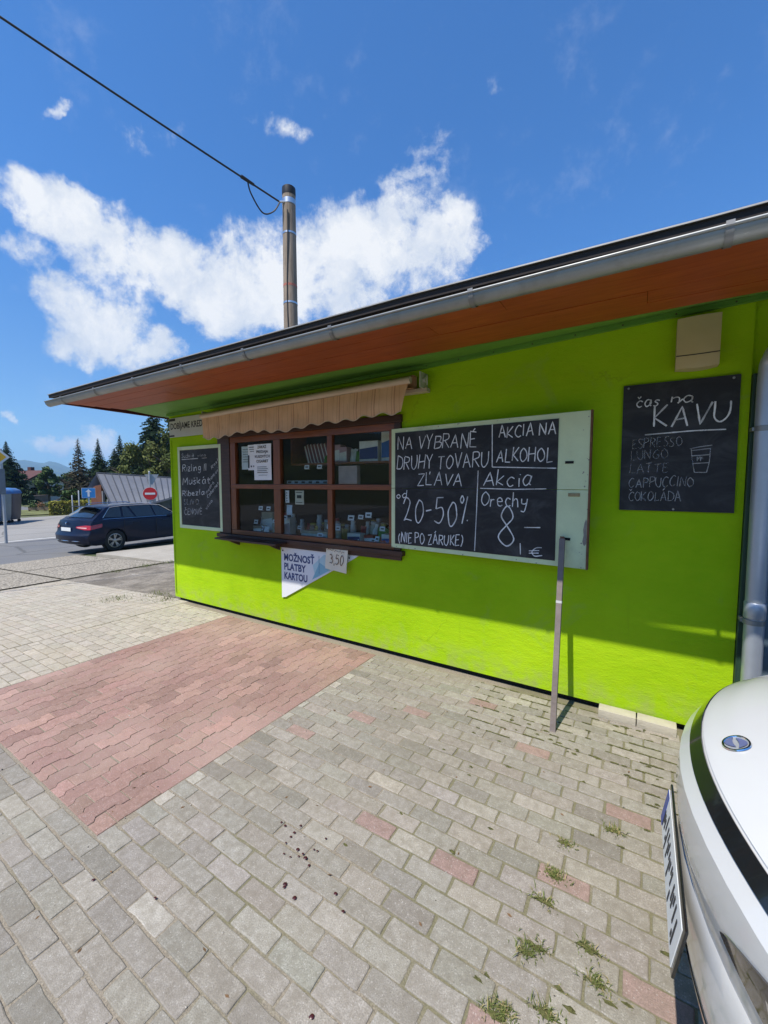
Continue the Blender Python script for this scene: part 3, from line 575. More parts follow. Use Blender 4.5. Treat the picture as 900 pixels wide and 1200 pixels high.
# window grid: outer opening and the six panes
OX0, OX1, OZ0, OZ1 = -4.50, -1.96, 1.05, 2.30
PANES = [(-4.27, -3.60), (-3.49, -2.80), (-2.735, -2.04)]
def build_kiosk():
    K = empty('kiosk', ((WX0 + WX1) / 2, WY, 0), label='lime green kiosk with orange eaves, gutter and a serving window', cat='kiosk')
    bpy.context.view_layer.update(); off = Vector(K.location)
    def part(mb, name, mat, parent=K, smooth=None, **kw):
        mb.v = [tuple(Vector(p) - off) for p in mb.v]; return mb.build(name, mat, parent, smooth, **kw)
    mb = MB(); hole_wall(mb, WX0, WX1, .055, WTOP, [(OX0, OX1, OZ0, OZ1)], WY, WY + .14)
    mb.box(WX0, WX0 + .14, WY + .14, BACK, .055, WTOP); mb.box(WX0 + .14, 2.2, BACK - .14, BACK, .055, WTOP)
    part(mb, 'wall', PLASTER)
    mb = MB(); mb.box(WX0 + .05, 2.2, WY + .045, BACK - .05, -.05, .055); part(mb, 'base', BLACK)
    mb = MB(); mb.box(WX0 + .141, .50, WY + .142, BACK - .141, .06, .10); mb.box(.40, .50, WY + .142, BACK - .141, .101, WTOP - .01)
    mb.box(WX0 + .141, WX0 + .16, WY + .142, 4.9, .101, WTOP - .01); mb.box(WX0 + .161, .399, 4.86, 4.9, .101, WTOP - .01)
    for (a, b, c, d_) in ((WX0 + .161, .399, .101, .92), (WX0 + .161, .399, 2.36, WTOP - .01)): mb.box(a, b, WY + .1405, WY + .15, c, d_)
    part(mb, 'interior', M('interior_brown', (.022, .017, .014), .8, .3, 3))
    # door post and the grey sheet beyond it
    mb = MB(); mb.box(.548, .612, WY - .035, WY + .10, .01, 2.36, bev=.004); part(mb, 'door_post', DARKGREEN)
    mb = MB(); mb.box(.548, .99, WY + .03, WY + .12, 2.362, WTOP); part(mb, 'wall_end', PLASTER)
    mb = MB()
    for i in range(5): mb.box(.614 + i * .32, .93 + i * .32, WY + .01, WY + .07, .06, 2.36 if i == 0 else WTOP, bev=.004)
    part(mb, 'side_panel', M('blue_grey_sheet', (.13, .19, .24), .5, .15, 3, metal=.2))
    zw = lambda x: interp(x, [-5.7, -1.66, .6, 2.3], [2.672, 2.752, 2.832, 2.87])
    # soffit boards: orange outside, green against the wall
    mb = MB(); ys = [2.285, 2.45, 2.615, 2.78, 2.94]
    rq = random.Random(8)
    for i in range(4):
        xc = -6.20 + .05 * i
        while xc < 2.3: xn = min(2.3, xc + rq.uniform(1.6, 3.2)); mb.box(xc, xn - .0025, ys[i] + .002, ys[i + 1] - .002, 2.70 + rq.uniform(-.0012, .0012), 2.715); xc = xn
    part(mb, 'soffit', SOFFIT)
    mb = MB(); xq = [-6.02, -5.7, -1.66, .6, 2.3]; mb.grid([[(x, 2.943, 2.699), (x, WY - .003, zw(x)), (x, WY - .003, zw(x) + .014), (x, 2.943, 2.713), (x, 2.943, 2.699)] for x in xq]); mb.box(-6.02, WX0 - .003, WY - .001, BACK + .2, 2.672, 2.686); part(mb, 'inner_soffit', GREENWOOD)
    mb = MB(); mb.grid([[(x, WY - .002, zw(x) - .002), (x, WY - .024, zw(x) - .004), (x, WY - .026, zw(x) - .036), (x, WY - .002, zw(x) - .038)] for x in (WX0 - .02, -1.66, .6, 2.2)])
    for i in range(26): mb.lathe([(.006, 0), (.004, .003)], 6, (0, 0, 0), 1); k = len(mb.v) - 12; mb.v[k:] = [(p[0] + WX0 + .15 + i * .3, WY - .0255 - p[2], p[1] + zw(WX0 + .15 + i * .3) - .021) for p in mb.v[k:]]
    part(mb, 'cornice', [GREENWOOD, DARKWOOD])
    # roof: fascia, black underlay, sheet metal with pale drip edge; its edge drifts a little from the gutter line
    ye = lambda x: interp(x, [-7, -1.2, .2, 3], [2.150, 2.152, 2.196, 2.20])
    mb = MB(); xs = [-6.26, -3, -1.2, -.5, .2, 2.4]
    rows = []
    for x in xs: rows.append([(x, ye(x), 2.783), (x, ye(x), 2.790), (x, BACK + .3, 3.26), (x, BACK + .3, 3.25)])
    mb.grid(rows); mb.add([rows[0][k] for k in range(4)] + [rows[-1][k] for k in range(4)], [(0, 1, 2, 3), (7, 6, 5, 4)]); mb.grid([[r_[3], r_[0]] for r_ in rows])
    part(mb, 'roof', M('roof_sheet', (.42, .40, .37), .5, .15, 4, metal=.35, dirt=.4))
    mb = MB(); rows = [[(x, ye(x) + .012, 2.782), (x, BACK + .28, 3.245), (x, BACK + .28, 3.21), (x, ye(x) + .016, 2.748)] for x in xs]
    mb.grid(rows); mb.grid([[r_[3], r_[0]] for r_ in rows]); mb.add(rows[0] + rows[-1], [(0, 1, 2, 3), (7, 6, 5, 4)]); part(mb, 'roof_underlay', M('bitumen', (.028, .02, .018), .75, .3, 9))
    mb = MB(); mb.box(-6.21, 2.3, 2.262, 2.284, 2.69, 2.775); mb.prism([(2.285, 2.69), (2.285, 2.775), (BACK + .2, 3.19), (BACK + .2, 2.66)], lambda p, d: (d, p[0], p[1]), -6.23, -6.205); part(mb, 'fascia', M('maroon_fascia', (.10, .016, .018), .5, .2, 3))
    mb = MB(); mb.box(-5.9, 2.2, 2.3, 2.93, 2.7165, 2.735); part(mb, 'soffit_light_blocker', BLACK)  # unseen black sheet over the soffit boards, added to block light
    # half-round gutter with rolled lip
    gc, gz, gr = 2.180, 2.700, .048
    mb = MB(); arc = [(gc - gr * math.cos(a), gz - gr * 1.12 * math.sin(a)) for a in [math.pi * k / 14 for k in range(15)]]
    inner = [(gc + (y - gc) * .95, gz + (z - gz) * .95) for y, z in arc]
    prof = arc + inner[::-1]; gx = [-6.29, -4, -2, 0, 2.4]
    rows = [[(x, y, z) for y, z in prof] + [(x, prof[0][0], prof[0][1])] for x in gx]; mb.grid(rows)
    for x in (-6.29, -6.286): mb.add([(x, y, z) for y, z in arc], [tuple(range(len(arc)))])
    mb.tube([(x, gc - gr - .002, gz + .003) for x in gx], .0075, 8)
    g = part(mb, 'gutter', ZINC, smooth=50)
    def bracket(x, parent, nm='bracket', mt=ZINC):
        b = MB(); pr = [(gc - gr * 1.09 * math.cos(a), gz - gr * 1.22 * math.sin(a)) for a in [math.pi * k / 10 for k in range(11)]]
        pr = [(gc - gr * 1.0 + .004, gz + .022), (gc - gr * 1.2, gz + .018), (gc - gr * 1.22, gz)] + pr
        b.grid([[(x + dx, y, z) for y, z in pr] for dx in (-.014, .014)]); b.box(x - .011, x + .011, gc - gr * .95, 2.262, gz + .013, gz + .017)
        return part(b, nm, mt, parent, smooth=40)
    for x in [-5.82, -5.0, -4.2, -3.4, -2.6, -1.75, -.80, .255, 1.2]: bracket(x, g, mt=M('dull_bracket_zinc', (.20, .20, .20), .5, .15, 9, metal=.5))
    # downpipe
    mb = MB(); path = [(1.02, 2.18, 2.66), (1.02, 2.19, 2.60), (.98, 2.40, 2.56), (.66, 3.10, 2.46), (.615, 3.235, 2.42), (.605, 3.262, 2.32)] + [(.605 + .012 * (2 - z) / 2, 3.262, z) for z in (2.0, 1.2, .5, .12)] + [(.617, 3.22, .04), (.617, 3.12, .0)]
    mb.tube(spline([tuple(p) for p in path], 4), .049, 20); d = part(mb, 'downpipe', PIPEM, smooth=40)
    for z in (2.02, .86): 
        b = MB(); b.lathe([(.0495, -.016), (.054, -.014), (.054, .014), (.0495, .016)], 20, (.608, 3.262, z)); b.box(.545, .56, 3.255, WY - .036, z - .010, z + .010); part(b, 'pipe_clip', ZINC, d, smooth=40)
    b = MB(); b.lathe([(.050, -.05), (.0535, -.045), (.0535, .045), (.050, .05)], 20, (.611, 3.262, .93)); part(b, 'pipe_sleeve', PIPEM, d, smooth=40)
    # serving window
    mb = MB(); fy0, fy1 = WY - .022, WY + .032
    mb.box(OX0 - .10, OX1 + .06, WY - .03, WY - .001, 2.265, 2.335, bev=.004); mb.box(OX0 - .10, OX0 + .13, WY - .028, WY + .10, 1.061, 2.264, bev=.004); mb.box(OX1 - .02, OX1 + .05, WY - .028, WY + .10, 1.061, 2.264, bev=.004)
    W = part(mb, 'window', DARKWOOD)
    mb = MB(); mb.box(OX0 + .133, OX1 - .023, fy0 + .002, fy1, 2.197, 2.263, bev=.004)                # head rail
    mb.box(OX0 + .133, OX1 - .023, fy0, fy1, 1.632, 1.684, bev=.006)                                  # mid rail
    mb.box(OX0 + .133, OX1 - .023, fy0 + .002, fy1, 1.061, 1.115, bev=.004)
    part(mb, 'rail', REDWOOD, W)
    for (a, b) in ((1.117, 1.630), (1.686, 2.195)):
        for (u0, u1, q) in ((OX0 + .133, PANES[0][0], .003), (PANES[0][1], PANES[1][0], .001), (PANES[1][1], PANES[2][0], .003), (PANES[2][1], OX1 - .023, .003)):
            mb = MB(); mb.box(u0, u1, fy0 + q, fy1, a, b, bev=.004); part(mb, 'upright', REDWOODV, W)
    mb = MB()
    for (a, b) in PANES:
        for (c, d_) in ((1.115, 1.632), (1.684, 2.197)): mb.box(a - .005, b + .005, WY + .008, WY + .012, c - .004, d_ + .004)
    part(mb, 'pane', GLASS, W)
    mb = MB(); mb.box(OX0 - .12, OX1 + .09, WY - .06, WY + .10, 1.012, 1.058, bev=.006); mb.box(OX0 - .08, OX1 + .06, WY - .03, WY - .002, .965, 1.010, bev=.004); part(mb, 'sill', DARKWOOD, W)
    mb = MB(); mb.box(-4.42, -3.36, WY - .235, WY - .062, 1.012, 1.034, bev=.004); s = part(mb, 'ledge', DARKWOOD)
    for x in (-4.22, -3.52): b = MB(); b.prism([(WY - .20, 1.010), (WY - .032, 1.010), (WY - .032, .93), (WY - .09, .955)], lambda p, d_: (x + d_, p[0], p[1]), -.02, .02); part(b, 'bracket', DARKWOOD, s)
    # conduit up the wall's left part
    mb = MB(); mb.tube([(WX0 + .04, WY - .012, .12), (WX0 + .045, WY - .012, 1.2), (WX0 + .05, WY - .012, 2.3)], .006, 6); part(mb, 'wall_cable', PLASTER)
    return K
KIOSK = build_kiosk()
# ================================================================ CHALKBOARDS, SIGNS, AWNING, LAMP BOX
def mat_chalk():
    m, T, b = newmat('chalk'); at = T.new('ShaderNodeVertexColor', layer_name='Col'); sep = T.new('ShaderNodeSeparateColor'); T.link(at.outputs[0], sep.inputs[0])
    tc = T.new('ShaderNodeTexCoord'); n = T.noise(tc.outputs['Object'], 260, 3, .7).outputs['Fac']; n2 = T.noise(tc.outputs['Object'], 22, 3, .6).outputs['Fac']
    b.inputs['Base Color'].default_value = (.80, .80, .79, 1); b.inputs['Roughness'].default_value = .95
    al = T.math('MULTIPLY', T.sstep(T.math('ADD', n, T.math('MULTIPLY', n2, .5)), .42, .82), 1.35, clamp=True); T.link(T.math('MULTIPLY', al, sep.outputs[0], clamp=True), b.inputs['Alpha']); return m
CHALK = mat_chalk()
def mat_slate():
    m, T, b = newmat('chalkboard_slate'); tc = T.new('ShaderNodeTexCoord'); v = tc.outputs['Object']
    n = T.noise(T.scaled(v, (3, 3, 5)), 1.3, 6, .65, .8).outputs['Fac']; c = T.mix(T.sstep(n, .4, .78), (.017, .017, .019), (.058, .058, .06)); T.link(c, b.inputs['Base Color'])
    b.inputs['Roughness'].default_value = .62; b.inputs['Specular IOR Level'].default_value = .35; return m
SLATE = mat_slate()
MINT = mat_wood('mint_paint', (.40, .56, .36), (.50, .66, .45), stretch=(2, 2, 2), scale=2.5, rough=.6, bump=.1)
MINTW = M('chipped_mint_paint', (.62, .71, .43), .6, .1, 3, dirt=.55, dirtcol=(.22, .25, .18), bump=.15)
RUST = M('rusty_edge', (.16, .07, .035), .85, .45, 14, bump=.4)
STEEL = M('dull_steel', (.32, .31, .29), .5, .2, 8, metal=.8)
PAPER = M('white_paper', (.82, .82, .81), .8, .05, 3)
INK = M('black_ink', (.03, .03, .035), .8, .1)

class Board:
    """local u (along) and z on a vertical board; d is the distance in front of its face"""
    def __init__(s, p0, p1, face=0.0):
        s.p0 = Vector((p0[0], p0[1], 0)); e = Vector((p1[0] - p0[0], p1[1] - p0[1], 0)).normalized(); s.e = e; s.n = Vector((e.y, -e.x, 0)); s.face = face
    def __call__(s, u, z, d=0.0): return s.p0 + s.e * u + s.n * (s.face + d) + Vector((0, 0, z))
def bbox(mb, B, u0, u1, z0, z1, d0, d1, bev=0, mi=0):
    M4 = Matrix(((B.e.x, B.n.x, 0, B.p0.x), (B.e.y, B.n.y, 0, B.p0.y), (0, 0, 1, 0), (0, 0, 0, 1)))
    return mb.box(u0, u1, B.face + d0, B.face + d1, z0, z1, mi, bev, mat=M4)
def board_thing(name, B, uc, zc, **kw):
    e = empty(name, B(uc, zc, -.01), **kw); return e
def sub(mb, name, mat, root, parent=None, smooth=None, **kw):
    """mesh given in world coordinates, parented to parent (or root) whose location is the root's"""
    off = Vector(root.location); mb.v = [tuple(Vector(p) - off) for p in mb.v]; return mb.build(name, mat, parent or root, smooth, **kw)

def big_board():
    B = Board((-2.0, 3.325), (-.35, 3.19)); K = board_thing('shutter_chalkboard', B, .84, 1.1, label='large chalkboard on a mint painted window shutter, offering NA VYBRANÉ DRUHY TOVARU ZĽAVA', cat='chalkboard')
    U0, U1, Z0, Z1 = -.003, 1.692, 1.089, 2.202; seam = 1.652
    mb = MB(); bbox(mb, B, U0, U1, seam + .0015, Z1, -.030, 0, .003); bbox(mb, B, U0, U1, Z0, seam - .0015, -.030, 0, .003)
    for k in range(60):                                                 # nail heads and chips
        pass
    sub(mb, 'shutter_panel', MINTW, K)
    mb = MB(); bbox(mb, B, U1 + .0005, U1 + .012, Z0 - .004, Z1 + .004, -.034, .003, .002); sub(mb, 'edge_strip', RUST, K)
    mb = MB(); bbox(mb, B, .042, 1.484, seam + .001, 2.164, .0005, .004); bbox(mb, B, .042, 1.484, 1.128, seam - .001, .0005, .004); s = sub(mb, 'slate', SLATE, K)
    mb = MB(); fn = lambda u, z: B(u, z, .0052)
    for (t, u0, z0, u1, z1, h, k) in T_BIG: handwrite(mb, t, u0, z0, u1, z1, h, fn, .0105 if h > .15 else .0082, (k, k, k))
    for st in T_BIGS: ribbon(mb, spline(st) if len(st) > 3 else st, fn, .0075, (.9, .9, .9))
    sub(mb, 'chalk_writing', CHALK, K, fixn=False)
    mb = MB(); bbox(mb, B, 1.535, 1.592, 1.838, 1.856, .0008, .004); sub(mb, 'slot', BLACK, K); mb = MB(); bbox(mb, B, 1.535, 1.585, 1.286, 1.305, .0008, .004); sub(mb, 'slot', BLACK, K)
    mb = MB(); bbox(mb, B, 1.562, 1.640, 1.604, 1.628, .0008, .006, .002)
    for u in (1.572, 1.60, 1.63): bbox(mb, B, u - .004, u + .004, 1.612, 1.620, .0062, .009)
    sub(mb, 'hinge', M('old_brass', (.34, .27, .15), .5, .2, 20, metal=.6), K)
    mb = MB(); rr = random.Random(4); bb = lambda u, z: B(u, z, .0012)
    poly = [(1.665, 1.285), (1.672, 1.33), (1.668, 1.37), (1.676, 1.42), (1.684, 1.445), (1.69, 1.43), (1.69, 1.27), (1.68, 1.255), (1.672, 1.262)]
    mb.add([bb(*p) for p in poly], [tuple(range(len(poly)))])
    for _ in range(34):
        u = rr.choice([rr.uniform(0, U1), U1 - rr.random() ** 2 * .05]); z = rr.choice([Z1 - .004 - rr.random() * .012, Z0 + .004 + rr.random() * .012]) if u < 1.64 else rr.uniform(Z0, Z1)
        q = rr.uniform(.003, .008); mb.add([bb(u + q * rr.uniform(.5, 1) * math.cos(a), z + q * rr.uniform(.4, 1) * math.sin(a)) for a in [k * math.pi / 3 for k in range(6)]], [tuple(range(6))])
    sub(mb, 'bare_patch', M('bare_grey_wood', (.24, .22, .19), .9, .3, 20), K, fixn=False)
big_board()

def kava_board():
    B = Board((0, WY - .012), (1, WY - .012)); K = board_thing('coffee_chalkboard', B, .185, 1.51, label='black frameless chalkboard headed čas na KÁVU, beside the downpipe', cat='chalkboard')
    mb = MB(); M4 = None
    pts = [(-.128, 1.511), (.499, 1.511), (.494, 2.369), (-.130, 2.371)]
    mb.prism(pts, lambda p, d: B(p[0], p[1], d), -.008, .006); sub(mb, 'slate', SLATE, K)
    mb = MB(); fn = lambda u, z: B(u, z, .0072)
    for (t, u0, z0, u1, z1, h, k) in T_KAV: k = k if k > .5 else k * .8; handwrite(mb, t, u0, z0, u1, z1, h, fn, .0105 if t == 'KÁVU' else .0075 if h > .036 and k > .5 else .0048, (k, k, k))
    for st, k in T_KAVS: ribbon(mb, spline(st) if len(st) > 2 else st, fn, .008 if k > .5 else .005, (k, k, k))
    sub(mb, 'chalk_writing', CHALK, K, fixn=False)
    for (u, z) in ((.185, 1.525), (-.10, 2.35), (.46, 2.35)): mb = MB(); mb.lathe([(.008, 0), (.006, .004)], 10); mb.v = [tuple(B(u + p[0], z + p[1], .0065 + p[2])) for p in mb.v]; sub(mb, 'screw', STEEL, K)
kava_board()

def wine_board():
    B = Board((0, WY - .022), (1, WY - .022)); K = board_thing('wine_chalkboard', B, -5.0, 1.06, label='narrow chalkboard in a pale wooden frame, wine list with Rizling and Muškát', cat='chalkboard')
    a, b, c, d = -5.475, -4.535, 1.075, 2.195; f = .045
    mb = MB(); bbox(mb, B, a, a + f, c, d, -.018, .008, .003); bbox(mb, B, b - f, b, c, d, -.018, .008, .003); bbox(mb, B, a + f + .001, b - f - .001, d - f, d, -.018, .007, .003); bbox(mb, B, a + f + .001, b - f - .001, c, c + f, -.018, .007, .003)
    sub(mb, 'frame', MINTW, K)
    mb = MB(); bbox(mb, B, a + f + .001, b - f - .001, c + f + .001, d - f - .001, -.014, 0); sub(mb, 'slate', SLATE, K)
    mb = MB(); fn = lambda u, z: B(u, z, .0014)
    for (t, u0, z0, u1, z1, h, k) in T_WINE: handwrite(mb, t, u0, z0, u1, z1, h, fn, .009 if h > .06 else .0075, (k, k, k))
    for st, k in T_WINES: ribbon(mb, spline(st), fn, .010, (k, k, k))
    sub(mb, 'chalk_writing', CHALK, K, fixn=False)
wine_board()

def credit_sign():
    B = Board((0, WY - .03), (1, WY - .03)); K = board_thing('credit_sign', B, -5.1, 2.34, label='long grey sign reading DOBÍJAME KREDIT, half hidden by the awning', cat='sign')
    mb = MB(); bbox(mb, B, -5.65, -4.35, 2.335, 2.598, -.012, 0, .002); p = sub(mb, 'panel', M('greyed_sign_white', (.50, .50, .46), .6, .12, 3, dirt=.4, dirtcol=(.3, .29, .25)), K)
    mb = MB(); text_fit(mb, 'DOBÍJAME KREDIT', lambda u, v: B(u, v, .001), -5.615, -4.80, 2.445, .085, bold=.02); bbox(mb, B, -5.645, -5.53, 2.342, 2.365, .0005, .001)
    bbox(mb, B, -5.645, -5.50, 2.555, 2.59, .0005, .001); sub(mb, 'lettering', INK, K, fixn=False)
credit_sign()

def card_sign():
    B = Board((0, WY - .012), (1, WY - .012)); K = board_thing('card_payment_sign', B, -3.2, .38, label='white wedge shaped sign MOŽNOSŤ PLATBY KARTOU below the window', cat='sign')
    TL, TR, TR2, BL = (-3.50, .90), (-2.41, .90), (-2.44, .855), (-3.50, .375); TL = (-3.50, .955); TR = (-2.405, .985)
    mb = MB(); mb.prism([(-3.50, .962), (-2.405, .962), (-2.50, .905), (-3.44, .385), (-3.50, .372)], lambda p, d: B(p[0], p[1], d), -.010, .004); sub(mb, 'panel', M('sign_white', (.72, .75, .76), .45, .05, 2, dirt=.15), K)
    mb = MB()
    mb.add([B(*p, .0046) for p in [(-2.98, .66), (-2.56, .875), (-2.60, .93), (-2.86, .93), (-3.02, .80)]], [(0, 1, 2, 3, 4)], 0)
    mb.add([B(*p, .0052) for p in [(-3.03, .64), (-2.78, .775), (-2.92, .84)]], [(0, 1, 2)], 1)
    mb.add([B(*p, .0056) for p in [(-2.80, .90), (-2.72, .80), (-2.6, .86), (-2.62, .91)]], [(0, 1, 2, 3)], 2)
    for i in range(7): mb.add([B(*p, .0060) for p in [(-2.93, .72 + i * .028), (-2.925, .72 + i * .028), (-2.925, .745 + i * .028), (-2.93, .745 + i * .028)]], [(0, 1, 2, 3)], 3)
    sub(mb, 'card_emblem', [M('pale_teal', (.42, .62, .66), .5, .1, 3), M('mid_teal', (.20, .45, .55), .5, .1, 3), M('light_teal', (.55, .70, .72), .5, .05), M('navy_print', (.012, .04, .16), .5, .1)], K, fixn=False)
    mb = MB(); T = lambda u, v: B(u, v, .0050)
    for t, u1, z in (('MOŽNOSŤ', -2.995, .815), ('PLATBY', -3.12, .708), ('KARTOU', -3.10, .600)): text_fit(mb, t, T, -3.455, u1, z, .080, bold=.034)
    sub(mb, 'lettering', MATS['navy_print'], K, fixn=False)
    for (u, z) in ((-3.475, .925), (-2.52, .93)): mb = MB(); mb.lathe([(.010, 0), (.007, .004)], 10); mb.v = [tuple(B(u + p[0], z + p[1], .0045 + p[2])) for p in mb.v]; sub(mb, 'screw', INK, K)
card_sign()

def price_note():
    B = Board((-2.80, WY - .045), (-2.50, WY - .062)); K = board_thing('price_note', B, .15, .79, label='small cream price note 3,50 in a clear sleeve, pinned over the card payment sign', cat='note')
    mb = MB(); rows = [[B(.0 + .295 * i / 6 + (-.018 * (1 - j / 5)), lerp(.795, 1.045, j / 5) - .022 * i / 6 * (1), .004 * math.sin(i * 1.1 + j)) for i in range(7)] for j in range(6)]
    mb.grid(rows); mb.grid([[p + B.n * -.0012 for p in r] for r in rows]); sub(mb, 'paper', M('cream_paper', (.80, .73, .56), .7, .05, 4), K, smooth=60)
    mb = MB(); fn = lambda u, z: B(u, z - .022 * u / .295, .006); handwrite(mb, '3,50', .05, .865, .235, .865, .10, fn, .0085, (1, 1, 1))
    ribbon(mb, [(.02 + .0165 * i, .995 + .013 * (i % 2) + .006 * ((i * 7) % 3)) for i in range(15)], fn, .005, (1, 1, 1)); sub(mb, 'handwriting', M('brown_ink', (.10, .05, .03), .8, .1), K, fixn=False)
    mb = MB(); mb.grid([[B(u, z, .008 + .003 * math.sin(9 * u)) for u in (-.035, .05, .15, .25, .325)] for z in (.765, .90, 1.075)]); sub(mb, 'sleeve', mat_glass('clear_sleeve', (.985, .985, .985), .35), K, smooth=60)
price_note()

def mat_awning():
    m, T, b = newmat('striped_awning_cloth'); tc = T.new('ShaderNodeTexCoord'); v = tc.outputs['Object']; sx = T.new('ShaderNodeSeparateXYZ'); T.link(v, sx.inputs[0])
    n = T.noise(v, 3.5, 5, .6).outputs['Fac']; c = T.mix(T.ramp(n, .3, .7), (.60, .37, .21), (.72, .48, .29))
    def stripe(p, off, wd):
        t = T.math('FRACT', T.math('DIVIDE', T.math('ADD', sx.outputs[0], 20 + off), p)); return T.math('LESS_THAN', t, wd / p)
    for off, wd, k in ((0, .012, .5), (.026, .007, .42), (.075, .004, .4), (-.055, .004, .4)): c = T.mix(T.math('MULTIPLY', stripe(.205, off, wd), k), c, (.25, .075, .045))
    d = T.sstep(T.noise(T.scaled(v, (6, 6, 1.2)), 2.5, 6, .7).outputs['Fac'], .55, .75); c = T.mix(T.math('MULTIPLY', d, .45), c, (.26, .17, .11))
    T.link(c, b.inputs['Base Color']); b.inputs['Roughness'].default_value = .9
    w = T.noise(v, 300, 2, .5).outputs['Fac']; bp = T.new('ShaderNodeBump'); bp.inputs['Strength'].default_value = .25; bp.inputs['Distance'].default_value = .003; T.link(w, bp.inputs['Height']); T.link(bp.outputs[0], b.inputs['Normal']); return m
def awning():
    fy = 3.165; zl, zr = 2.515, 2.575; xl, xr = -4.66, -1.74
    K = empty('window_awning', (-3.2, WY, 2.5), label='rolled up tan striped awning with scalloped valance above the window', cat='awning')
    cloth = mat_awning(); bar = M('beige_awning_bar', (.52, .43, .33), .5, .1, 3, dirt=.3, dirtcol=(.3, .22, .15))
    zz = lambda x: lerp(zl, zr, (x - xl) / (xr - xl))
    mb = MB(); n = 150; rows = []; H = .232; per = 2.92 / 13
    for j in range(8):
        t = j / 7; row = []
        for i in range(n + 1):
            x = lerp(xl, xr, i / n); ph = ((x - xl) / per) % 1; sc = H + .034 * abs(math.cos(math.pi * ph)) - .034
            xe = x + (.075 * t * (1 - i / n) ** 5 * 0) - .07 * t * (i / n) ** 9
            nz = mnoise.noise((x * 2.3, t * .8, 1)); w = (.030 * nz + .012 * mnoise.noise((x * 6.5, t * 1.5, 4))) * (.3 + t)
            row.append((xe, fy + .004 + w - .012 * t, zz(x) - .012 - t * (H + .030 * (0.5 - 0.5 * math.cos(2 * math.pi * ph)) - .02 * 0) + .04 * mnoise.noise((x * 1.7, 0, 9)) * t - .012 * math.sin(math.pi * i / n)))
        rows.append(row)
    mb.grid(rows); mb.grid([[(p[0], p[1] + .0016, p[2]) for p in r] for r in rows]); v = sub(mb, 'valance', cloth, K, smooth=70)
    mb = MB(); mb.tube([(p[0], p[1] - .001, p[2]) for p in rows[-1]], .0035, 5); sub(mb, 'piping', M('pale_piping', (.62, .50, .36), .8, .1), K, v)
    mb = MB(); mb.tube([(xl - .02, fy + .01, zz(xl) + .012), (xr + .02, fy + .01, zz(xr) + .012)], .030, 12); sub(mb, 'front_bar', bar, K, smooth=50)
    mb = MB(); L = []
    for x in (xl, xr): L.append([(x, fy + .02, zz(x) + .03), (x, fy + .09, zz(x) + .075), (x, WY - .04, zz(x) + .075), (x, WY - .03, zz(x) - .03), (x, WY - .12, zz(x) - .04)])
    mb.grid([list(q) for q in zip(*L)]); sub(mb, 'rolled_cloth', cloth, K, smooth=60)
    mb = MB(); mb.box(xl - .05, xr + .12, WY - .075, WY - .004, 2.50, 2.535, bev=.004); sub(mb, 'wall_bar', bar, K)
    for x, z in ((xr + .09, zr), (xl - .06, zl)):
        mb = MB(); mb.box(x - .006, x + .006, WY - .15, WY - .004, z - .05, z + .085, bev=.003); mb.tube([(x - .02, WY - .09, z + .02), (x + .03, WY - .09, z + .02)], .022, 10)
        mb.tube([(x + .005, WY - .05, z + .08), (x + .03, WY - .08, z + .05), (x + .03, WY - .07, z - .02)], .008, 6); sub(mb, 'end_bracket', M('bracket_paint', (.50, .50, .44), .5, .15, 5, metal=.2), K)
awning()

def lamp_box():
    K = empty('alarm_siren', (.268, WY, 2.43), label='beige plastic alarm box high on the green wall above the coffee chalkboard', cat='alarm box')
    x0, x1, z0, z1 = .157, .378, 2.432, 2.74; mb = MB(); rows = []; n = 10
    for j in range(9):
        t = j / 8; row = []
        for i in range(n + 1):
            u = i / n; zb = z0 - .012 * math.sin(math.pi * u) * (1 - t); row.append((lerp(x0, x1, u), WY - .085 - .022 * math.sin(math.pi * u) * (1 - .3 * t) + .01 * (1 - t) ** 6, lerp(zb, z1, t)))
        rows.append(row)
    mb.grid(rows); B_ = [[(p[0], WY - .001, p[2]) for p in r] for r in rows]
    mb.grid([rows[0], B_[0]]); mb.grid([rows[-1], B_[-1]]); mb.grid([[r[0] for r in rows], [r[0] for r in B_]]); mb.grid([[r[-1] for r in rows], [r[-1] for r in B_]])
    sub(mb, 'housing', M('aged_beige_plastic', (.52, .42, .22), .5, .1, 3, dirt=.25, dirtcol=(.3, .27, .18)), K, smooth=40)
    mb = MB(); r = [(p[0], p[1] - .002, p[2] + .0) for p in rows[2]]; mb.grid([[(p[0], p[1], p[2] - .003) for p in r[:]], [(p[0], p[1], p[2] + .003) for p in r[:]]]); sub(mb, 'seam', INK, K)
lamp_box()

def prop():
    a, b = Vector((-.452, 2.90, .0)), Vector((-.47, 3.172, 1.298)); K = empty('prop_bar', tuple(a), label='grey square bar propped between the paving and the shutter chalkboard', cat='bar')
    d = (b - a).normalized(); s = Vector((1, 0, 0)); s = (s - d * s.dot(d)).normalized(); f = d.cross(s); w = .018
    def seg(t0, t1, k, name, mat):
        mb = MB(); L = (b - a).length; c = [(-1, -1), (1, -1), (1, 1), (-1, 1)]; q = w * k
        vs = [a + d * (L * t) + s * (x * q) + f * (y * q) for t in (t0, t1) for x, y in c]
        mb.add(vs, [(3, 2, 1, 0), (4, 5, 6, 7)] + [(i, (i + 1) % 4, 4 + (i + 1) % 4, 4 + i) for i in range(4)]); sub(mb, name, mat, K)
    seg(0.0, 1.0, 1.0, 'bar', M('weathered_grey_bar', (.20, .165, .15), .7, .25, 7, bump=.3, dirt=.4, dirtcol=(.16, .10, .07)))
    seg(.655, .668, 1.05, 'band', M('pale_band', (.5, .5, .49), .6, .1)); seg(.985, 1.012, .75, 'tip', RUST)
prop()
